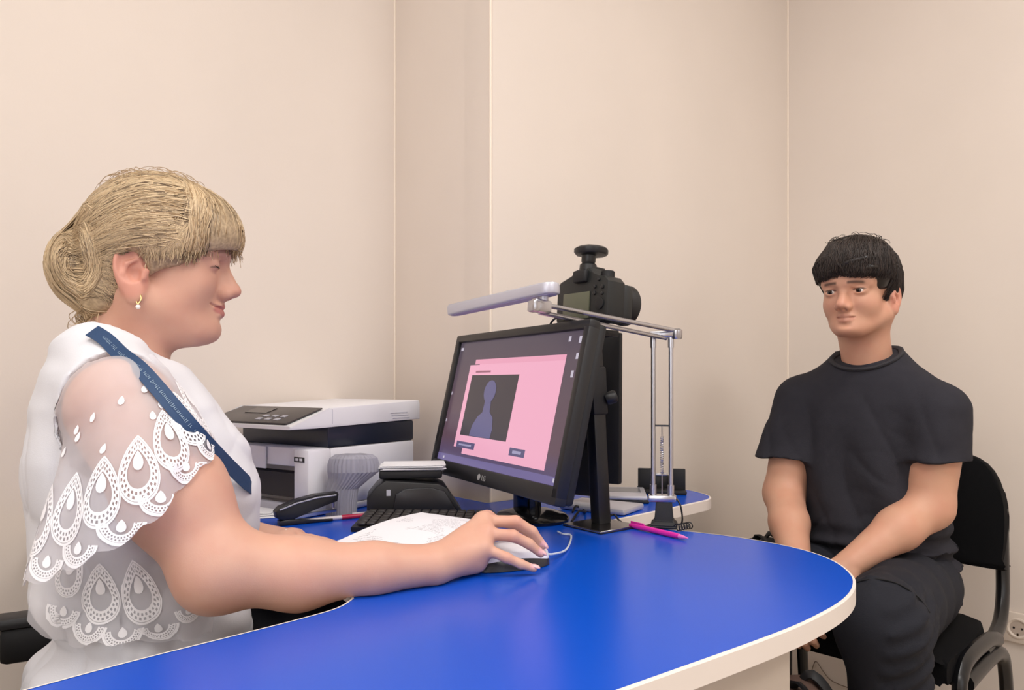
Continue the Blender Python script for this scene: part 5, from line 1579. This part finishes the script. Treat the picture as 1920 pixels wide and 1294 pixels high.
Fw.half((-.04, 0, -.058), (.45, 0, -1), .01)
Fw.ell((-.0785, 0, .012), (.0430, .050, .054), .005)      # bun
Fw.ell((-.070, 0, -.016), (.034, .044, .030), .012)
wp_, wq_ = Fw.mesh(); wp_ = relax(wp_, wq_, 2, .5)
hv = bvh_of(wp_, wq_)
paths = []
def rp(px, py, l, j=4): return Vector(h3(px + random.gauss(0, j), py + random.gauss(0, j), l))
random.seed(11)
lift = lambda base: (lambda t: base)
R_ = random.random
for side in (-1, 1):
    for i in range(2000):         # swept back from the parting to the bun
        a = R_(); l0 = side * .095 * math.sin(a * math.pi / 2)
        s0 = rp(378 - 36 * a, 348 + 128 * a ** 1.3, l0, 9)
        s1 = rp(275 - 12 * a, 335 + 140 * a ** 1.25, side * (.01 + .092 * math.sin(a * math.pi / 2)), 8)
        s2 = rp(190, 388 + 100 * a, side * .080 * math.sin(a * math.pi / 2), 7)
        e0 = rp(152, 452 + 34 * a, side * .03 * a, 6)
        paths.append((hair_path(hv, [s0, s1, s2, e0], lift(random.uniform(-.0004, .0016)), 12, .004, R_() * .35, 1 - .15 * R_()), min(1, max(0, random.triangular(0, 1, .45) + .22 * math.sin(a * 47))), random.uniform(.6, 1.3)))
    for i in range(1000):         # fringe
        a = R_()
        s0 = rp(350 - 16 * a, 346 + 14 * a, side * .025 * a, 9)
        s1 = rp(408 - 40 * a, 392, side * .060 * a, 8)
        e0 = rp(444 - 88 * a, 475 + 17 * a + (6 if side > 0 else 0), side * (.012 + .064 * a), 9)
        e1 = e0 + Vector((random.uniform(-.006, .002), 0, random.uniform(-.014, .004)))
        pth = hair_path(hv, [s0, s1, e0], lift(random.uniform(-.0004, .0022)), 10, .003, R_() * .3)
        paths.append((pth + [pth[-1] * .4 + e1 * .6 + Vector((0, side * .002, 0))], min(1, max(0, random.triangular(.1, 1, .6) + .25 * math.sin(a * 31))), random.uniform(.6, 1.3)))
    for i in range(900):          # below the sweep and nape, drawn back
        a = R_()
        s0 = rp(262 - 30 * a, 455 + 130 * a, side * (.090 - .028 * a), 7)
        e0 = rp(165, 480 + 60 * a, side * .04, 8)
        paths.append((hair_path(hv, [s0, (s0 + e0) / 2 + Vector((0, side * .03, 0)), e0], lift(random.uniform(-.0004, .0014)), 9, .004, R_() * .3), random.triangular(0, .8, .25), random.uniform(.6, 1.2)))
    for i in range(620):          # temple hair in front of the ear
        a = R_()
        s0 = rp(296 + 76 * a, 452, side * .09, 12); e0 = rp(284 + 64 * a, 484 + 20 * R_() - 6 * a, side * (.083 - .004 * a), 7)
        p0 = hair_path(hv, [s0, e0], lift(.001), 4)
        paths.append((p0[:3] + [Vector(e0)], random.triangular(.1, .9, .45), .7))
bc_ = h3(148, 497)
for i in range(2700):             # bun loops
    l_ = random.uniform(-.05, .05); a0 = random.uniform(0, 2 * math.pi); sp0 = random.uniform(1.6, 3.0)
    if i % 3:
        sd_ = 1 if i % 6 < 3 else -1; r_ = .046 * math.sqrt(R_()); l_ = sd_ * .065; a0 = random.uniform(0, 2 * math.pi); sp0 = random.uniform(.8, 1.8)
        pts = [Vector((bc_[0] + .9 * (r_ + .006 * q / 5) * math.cos(a0 + sp0 * q / 5), l_, bc_[2] + 1.1 * (r_ + .006 * q / 5) * math.sin(a0 + sp0 * q / 5))) for q in range(6)]
    else: pts = [Vector((bc_[0] + .07 * math.cos(a0 + sp0 * q / 5), l_ + .016 * math.sin(q * .8 + a0), bc_[2] + .08 * math.sin(a0 + sp0 * q / 5))) for q in range(6)]
    paths.append((hair_path(hv, pts, lift(random.uniform(-.0004, .0022)), 10, .003), random.triangular(0, 1, .45), random.uniform(.7, 1.3)))
for i in range(150):              # loose wisps at the nape and a few flyaways
    s0 = rp(190 + random.uniform(-25, 30), 578, random.uniform(-.05, .05), 4); e0 = rp(165 + random.uniform(-18, 22), random.uniform(605, 636), random.uniform(-.05, .04), 4)
    c_ = (s0 + e0) / 2 + Vector((random.uniform(-.02, .012), random.uniform(-.01, .01), 0))
    paths.append((catmull([s0, c_, e0, e0 + Vector((random.uniform(-.008, .012), 0, random.uniform(-.004, .012)))], 4), random.triangular(.2, 1, .7), .8))
for i in range(60):
    a = random.uniform(.1, .9); s0 = rp(200 + 200 * a, 345 + 40 * abs(a - .4), random.uniform(-.06, .06), 8); e0 = s0 + Vector((random.uniform(-.05, -.01), random.uniform(-.02, .02), random.uniform(-.004, .012)))
    pth = hair_path(hv, [s0, (s0 + e0) / 2, e0], lambda t: .002 + .006 * math.sin(math.pi * t), 8, .002)
    paths.append((pth, .9, .6))
sp3, sf3, tn3 = strands_mesh(paths, .00085, .0004)
allp, allf, alla = joinm([(wp_, wq_, dict(tone=.16 + .16 * rng.random(len(wp_)))), (sp3, sf3, dict(tone=tn3))])
hr = mk('hair', np_mesh('hair', to_world(allp, WHM), allf, alla), HAIR, woman, world=True, angle=180, label='blonde hair pinned into a low bun with a fringe')
# ------------------------------------------------------------------ the man
MF = Vector((-.72, -.69, 0)).normalized(); MLd = Vector((-MF.y, MF.x, 0)); MLd = Vector((0, 0, 1)).cross(MF)
M0 = P(1613, 562, 1.665)
MHF = Vector((-.70, -.71, -.03)).normalized()
MHL = Vector((0, 0, 1)).cross(MHF).normalized(); MHU = MHF.cross(MHL)
MHM = Matrix((MHF, MHL, MHU)).transposed().to_4x4(); MHM = MHM @ Matrix.Diagonal((.94, .94, .90, 1)); MHM.translation = M0
man = thing('person', 'person with short black hair in a charcoal T-shirt sitting on the chair by the wall', 'person', (CH.x, CH.y, 0))
SKM = skin_mat('tan_skin', (206, 156, 130), (176, 112, 100))
N0 = P(1628, 672, 1.705)
nb = MHM.inverted() @ N0
Fm, mzm, mxm, ezm = head_field(.0020, male=True, neck=((nb.x, nb.y, nb.z - .03), .051, .058))
mp, mq = Fm.mesh(); mp = relax(mp, mq, 1, .4); ma = face_attrs(mp, mzm, mxm, ezm, True)
mw = to_world(mp, MHM)
SL = Vector((.915, 1.592, .930)); SR = Vector((.712, 1.812, .948))
EL = P(1742, 950, 1.590); WLm = P(1596, 1056, 1.535); ER = P(1470, 925, 1.80); WRm = P(1497, 1078, 1.565)
Fq = Field((.50, 1.30, .40), (1.08, 1.92, 1.04), .0036)
Fq.chain([SL, EL], [.060, .047], .03); Fq.chain([EL, EL.lerp(WLm, .4), WLm], [.047, .044, .029], .02)
Fq.chain([SR, ER], [.060, .046], .03); Fq.chain([ER, ER.lerp(WRm, .4), WRm], [.046, .042, .028], .02)
def side_hand(F, w, d, palm_n, sgn):
    d = Vector(d).normalized(); s = d.cross(Vector(palm_n)).normalized() * sgn; n_ = Vector(palm_n).normalized()
    mc = [w + d * .085 + s * o for o in (.030, .010, -.010, -.028)]
    fg_ = [[m + d * .036 * k + n_ * .006, m + d * .060 * k + n_ * .018, m + d * .074 * k + n_ * .032] for m, k in zip(mc, (.95, 1.05, 1, .8))]
    hand_add(F, w, mc, fg_, [w + d * .02 + s * .02, w + d * .05 + s * .042 + n_ * .01, w + d * .08 + s * .046 + n_ * .02], rs=1.1)
side_hand(Fq, WLm, (-.80, -.22, -.42), (-.2, .4, -.9), 1)
side_hand(Fq, WRm, P(1508, 1200, 1.49) - WRm, (.6, .6, .1), -1)
qp, qq = Fq.mesh(); qp = relax(qp, qq, 1, .4)
# torso frame
PV = Vector((.858, 1.745, 0))
MTM = Matrix((MF, MLd, Vector((0, 0, 1)))).transposed().to_4x4(); MTM.translation = PV
MTI = MTM.inverted()
lN = MTI @ N0; lSL = MTI @ SL; lSR = MTI @ SR
tzm = np.array([.46, .52, .60, .70, .80, .90, .95, 1.00, 1.035, 1.07])
frm = np.array([.135, .140, .142, .138, .138, .134, .128, .118, .108, .100]); bkm = np.array([-.135, -.135, -.125, -.105, -.095, -.090, -.078, -.050, -.022, -.008]); wdm = np.array([.168, .168, .160, .148, .152, .160, .148, .112, .078, .060])
def mtrunk(infl, wk=1.0, zmin=.46):
    def fn(X, Y, Z):
        z = np.clip(Z, tzm[0], tzm[-1])
        b_ = np.interp(z, tzm, bkm); f_ = np.interp(z, tzm, frm); w_ = np.interp(z, tzm, wdm) * wk
        c = (b_ + f_) / 2; a = (f_ - b_) / 2
        q = ((np.abs(X - c) / a) ** 2.4 + (np.abs(Y) / w_) ** 2.4) ** (1 / 2.4)
        return np.maximum((q - 1) * a * .95 - infl, np.maximum(Z - tzm[-1], zmin - Z))
    return fn
Fs0 = Field((-.26, -.27, .44), (.26, .27, 1.06), .007); Fs0.fn(mtrunk(-.012, 1., .57), (-.2, -.22, .45), (.2, .22, 1.05), .02)
Fs0.cone(lN - Vector((0, 0, .05)), lSL, .05, .05, .03); Fs0.cone(lN - Vector((0, 0, .05)), lSR, .05, .05, .03)
s0p, s0q = Fs0.mesh(); s0w = to_world(s0p, MTM)
bpM, bqM, baM = joinm([(mw, mq, ma), (qp, qq, {}), (s0w, s0q, {})])
mk('body', np_mesh('body', bpM, bqM, baM), SKM, man, world=True, angle=180)
for s in (-1, 1): eye_obj('eye', (.0880, s * .032, ezm), .0124, (1, -.1, -.02), man, (58, 40, 30), MHM)
# T-shirt
TS = mat('charcoal_jersey', (47, 46, 52), rough=.9, bump=.25, bscale=900, spec=.2, var=.05, vscale=40)
Ft = Field((-.28, -.34, .45), (.30, .34, 1.10), .0045)
Ft.fn(mtrunk(.006, 1.0, .50), (-.2, -.22, .46), (.22, .22, 1.08), .02)
nk = MTI @ P(1626, 652, 1.70)
for lS, lE in ((lSL, MTI @ EL), (lSR, MTI @ ER)):
    Ft.cone(Vector((lN.x - .022, lN.y * .7 + .3 * lS.y * .5, lN.z - .022)), lS + Vector((0, 0, .004)), .036, .056, .05)
Fsl = Field((-.28, -.34, .45), (.30, .34, 1.10), .0045)
for lS, lE in ((lSL, MTI @ EL), (lSR, MTI @ ER)):
    d = (lE - lS).normalized(); e_ = lS.lerp(lE, 1.0); Fsl.cone(lS, e_, .060, .080, 0)
    o_ = Vector((0, .02 if lS.y > 0 else -.02, 0)); Fsl.cone(lS + o_ * .2, e_ + o_, .058, .072, .02)
    hemc = lS.lerp(lE, .6); hemc.z = .812 if lS.y < 0 else .828; dn = np.array((d.x * .1, d.y * .1, d.z)); dn /= np.linalg.norm(dn)
    def cutp(X, Y, Z, e=hemc, dn=dn, sg=1 if lS.y > 0 else -1):
        return np.maximum(-((X - e.x) * dn[0] + (Y - e.y) * dn[1] + (Z - e.z) * dn[2]), -sg * Y)
    Fsl.fn(cutp, (-.27, -.33, .46), (.29, .33, 1.09), .004, 's')
h_ = np.maximum(.020 - np.abs(Ft.v - Fsl.v), 0) / .020
Ft.v = np.minimum(Ft.v, Fsl.v) - h_ * h_ * .020 * .25
# neckline
def ncut(X, Y, Z):
    q = np.sqrt(((X - (nk.x + .008)) / .070) ** 2 + ((Y - nk.y) / .072) ** 2)
    return np.maximum((q - 1) * .07, (nk.z - .018 - .36 * (X - nk.x)) - Z)
Ft.fn(ncut, (nk.x - .1, nk.y - .1, nk.z - .1), (nk.x + .1, nk.y + .1, nk.z + .12), .004, 's')
def tfold(X, Y, Z):
    f = 0
    # drape lines from each shoulder/armpit down towards the waist, and a roll of cloth above the lap
    f = f + .0085 * np.sin(46 * (Y + .22 * (Z - .8) * np.tanh(Y / .06)) + 3 * np.sin(9 * Z)) * np.clip((.95 - Z) / .18, 0, 1) * np.clip((Z - .56) / .1, 0, 1) * .6
    f = f + .0105 * np.sin(2 * math.pi * (Z - .02 * np.cos(12 * Y) - .10 * Y * Y / .03 * .2) / .045) * np.exp(-((Z - .60) / .055) ** 2)
    f = f + .0035 * np.sin(55 * Z + 22 * np.sqrt(Y * Y + .002) + 9 * X) * np.exp(-((np.abs(Y) - .17) / .06) ** 2) * np.clip((.95 - Z) / .1, 0, 1)
    return f + 0 * X
Ft.add(lambda X, Y, Z: tfold(X, Y, Z))
tpm, tqm = Ft.mesh(); tpm = relax(tpm, tqm, 2, .5)
bvn = bvh_of(tpm, tqm); out_ = tpm.copy()
for i, q in enumerate(tpm):
    if q[2] > 1.0: continue
    nr = bvn.find_nearest(Vector(q))[1]
    n1 = noise.noise(Vector((q[0] * 5, q[1] * 11 + q[2] * 4, q[2] * 4.5)) + Vector((1.3, 4.7, 2.2))); n2 = noise.noise(Vector((q[0] * 8, q[1] * 9 - q[2] * 9, q[2] * 12 + abs(q[1]) * 14)))
    low = min(1, max(0, (.72 - q[2]) / .12))
    out_[i] = q + np.array(nr) * (-.0042 * (1 - abs(n1)) ** 6 - (.0012 + .008 * low) * (1 - abs(n2)) ** 6) * min(1, (1.0 - q[2]) / .08)
tpm = relax(out_, tqm, 1, .4); tpw_ = to_world(tpm, MTM)
tsh = mk('t_shirt', np_mesh('t_shirt', tpw_, tqm), TS, man, world=True, angle=180, label='charcoal crew-neck T-shirt with loose short sleeves')
ts_bvh = bvh_of(tpw_, tqm)
# ribbed collar
bm = new(); pts = []
for k in range(40):
    a = 2 * math.pi * k / 40
    q = Vector((nk.x + .008 + .071 * math.cos(a), nk.y + .073 * math.sin(a), 0)); q.z = nk.z - .016 - .36 * (q.x - nk.x)
    w_ = MTM @ q; loc, nr, _, _ = ts_bvh.find_nearest(w_); pts.append(loc + nr * .001)
pts = catmull(pts, 2, closed=True); pts.append(pts[0])
tube(bm, pts, .0062, 8, caps=False, flat=.7); mk('collar', bm, mat('collar_charcoal', (44, 43, 48), rough=.9, bump=.3, bscale=600), tsh, world=True)
# trousers
HLm = PV + MLd * .09 + Vector((0, 0, .535)); HRm = PV - MLd * .09 + Vector((0, 0, .535))
KL = P(1652, 1168, 1.33); KR = Vector((.50, 1.52, .545))
AL = Vector((.755, 1.41, .10)); AR = Vector((.47, 1.54, .10))
Fp = Field((.28, 1.10, .005), (1.08, 2.0, .70), .0075)
Fp.ell(PV + Vector((0, 0, .545)), (.155, .155, .085), .04)
Fp.cone(HLm, KL, .092, .076, .04); Fp.cone(KL, AL, .074, .058, .025)
Fp.cone(HRm, KR, .092, .074, .04); Fp.cone(KR, AR, .072, .056, .025)
def pf(X, Y, Z):
    lx, ly, lz = (KL.x, KL.y, KL.z)
    r = np.sqrt((X - lx) ** 2 + (Y - ly) ** 2 + (Z - lz) ** 2)
    w_ = np.exp(-((r - .10) / .07) ** 2)
    return .0055 * np.sin(2 * math.pi * (Z * .9 - .35 * X - .1 * Y) / .034) * w_ * (X > lx - .03) + .003 * np.sin(45 * X + 38 * Y - 20 * Z)
Fp.add(pf)
pp_, pq_ = Fp.mesh(); pp_ = relax(pp_, pq_, 2, .5)
CHI = frame(CH, crz).inverted(); lc_ = to_world(pp_, CHI)
m_ = (lc_[:, 0] > -.25) & (lc_[:, 0] < .165) & (np.abs(lc_[:, 1]) < .24) & (lc_[:, 2] < .4695) & (lc_[:, 2] > .40); pp_[m_, 2] = .4695
mk('trousers', np_mesh('trousers', pp_, pq_), mat('black_trousers', (34, 35, 42), rough=.85, bump=.2, bscale=500, spec=.25), man, world=True, angle=180)
pbv = bvh_of(pp_, pq_)
bm = new(); pts = []
for px, py in ((1602, 1094), (1622, 1088), (1650, 1087), (1680, 1094), (1706, 1108), (1728, 1128), (1742, 1148)):
    loc, nr = cast(pbv, px, py)
    if loc is not None: pts.append(loc + nr * .0008)
if len(pts) > 2: tube(bm, catmull(pts, 5), .0022, 6, flat=.6); mk('seam', bm, mat('seam_black', (16, 16, 20), rough=.9), man, world=True)
for a_, f_ in ((AL, Vector((-.5, -.86, 0))), (AR, Vector((-.72, -.69, 0)))):
    bm = new(); F_ = f_.normalized(); Mx = Matrix((F_, Vector((0, 0, 1)).cross(F_), Vector((0, 0, 1)))).transposed().to_4x4(); Mx.translation = (a_.x, a_.y, 0)
    so = [(-.07, -.03), (-.075, 0), (-.07, .03), (.02, .036), (.10, .046), (.17, .040), (.195, .01), (.19, -.02), (.14, -.044), (.05, -.038)]
    prism(bm, [(p.x, p.y) for p in catmull([(x, y, 0) for x, y in so], 3, closed=True)], .001, .10, Mx, bev=.02, seg=3)
    for v in bm.verts:
        q = Mx.inverted() @ v.co
        if q.z > .03: q.z = .03 + (q.z - .03) * (1 - .62 * min(1, max(0, (q.x + .02) / .16))); v.co = Mx @ q
    mk('shoe', bm, BLK2, man, world=True)
# hair
HM = hair_mat('black_hair', [(16, 13, 12), (58, 47, 42), (28, 23, 21)], .42)
Fh2 = Field((-.13, -.115, -.09), (.155, .115, .19), .003)
Fh2.ell((.008, 0, .062), (.100, .081, .088), .02)
Fh2.ell((.050, .006, .088), (.070, .074, .058), .03)
Fh2.ell((-.035, 0, .025), (.060, .074, .072), .03)
for s in (-1, 1): Fh2.ell((.030, s * .056, .064), (.050, .025, .032), .02)
Fh2.ell((.088, 0, .074), (.038, .066, .034), .02)
Fh2.ell((.106, 0, -.030), (.085, .100, .076), .010, 's')
for s in (-1, 1): Fh2.ell((.014, s * .090, -.006), (.030, .030, .034), .014, 's')
Fh2.half((-.05, 0, -.062), (.5, 0, -1), .01)
Fh2.add(lambda X, Y, Z: .0030 * np.sin(70 * Y + 30 * X + 6 * np.sin(40 * Z)) * np.cos(38 * Z - 25 * X) + .002 * np.sin(120 * X + 60 * Y))
vp, vq = Fh2.mesh(); hv2 = bvh_of(vp, vq)
random.seed(5); paths = []
for i in range(2600):
    a = random.uniform(0, 2 * math.pi); cr_ = Vector((-.025, .01, .15))
    rd = Vector((math.cos(a), math.sin(a), 0))
    fw = max(0, rd.x)
    end = Vector((rd.x * (.125 if rd.x > 0 else .10), rd.y * .09, random.uniform(.036, .066) if fw > .25 else random.uniform(-.06, .0)))
    t0 = random.uniform(0, .55); s0 = cr_.lerp(end, t0) + rd * .03
    mid = (s0 + end) / 2 + rd * .03 + Vector((0, 0, .04))
    paths.append((hair_path(hv2, [s0, mid, end + rd.cross(Vector((0, 0, 1))) * random.gauss(0, .012)], (lambda b: (lambda t: b + .003 * t * t))(random.uniform(0, .003)), 8, .006), random.triangular(0, 1, .3), random.uniform(.8, 1.4)))
for i in range(60):
    a = random.uniform(0, 2 * math.pi); s0 = Vector((.02 + .06 * math.cos(a), .06 * math.sin(a), .15)); e0 = s0 + Vector((random.uniform(-.03, .04), random.uniform(-.04, .04), random.uniform(-.002, .004)))
    paths.append((hair_path(hv2, [s0, (s0 + e0) / 2, e0], lambda t: .001 + .009 * math.sin(math.pi * t * .8), 7, .002), .05, .7))
p3, f3, t3 = strands_mesh(paths, .0012, .0005)
ap3, af3, aa3 = joinm([(vp, vq, dict(tone=np.full(len(vp), .1))), (p3, f3, dict(tone=t3))])
mk('hair', np_mesh('hair', to_world(ap3, MHM), af3, aa3), HM, man, world=True, angle=180, label='short thick black hair with a fringe')
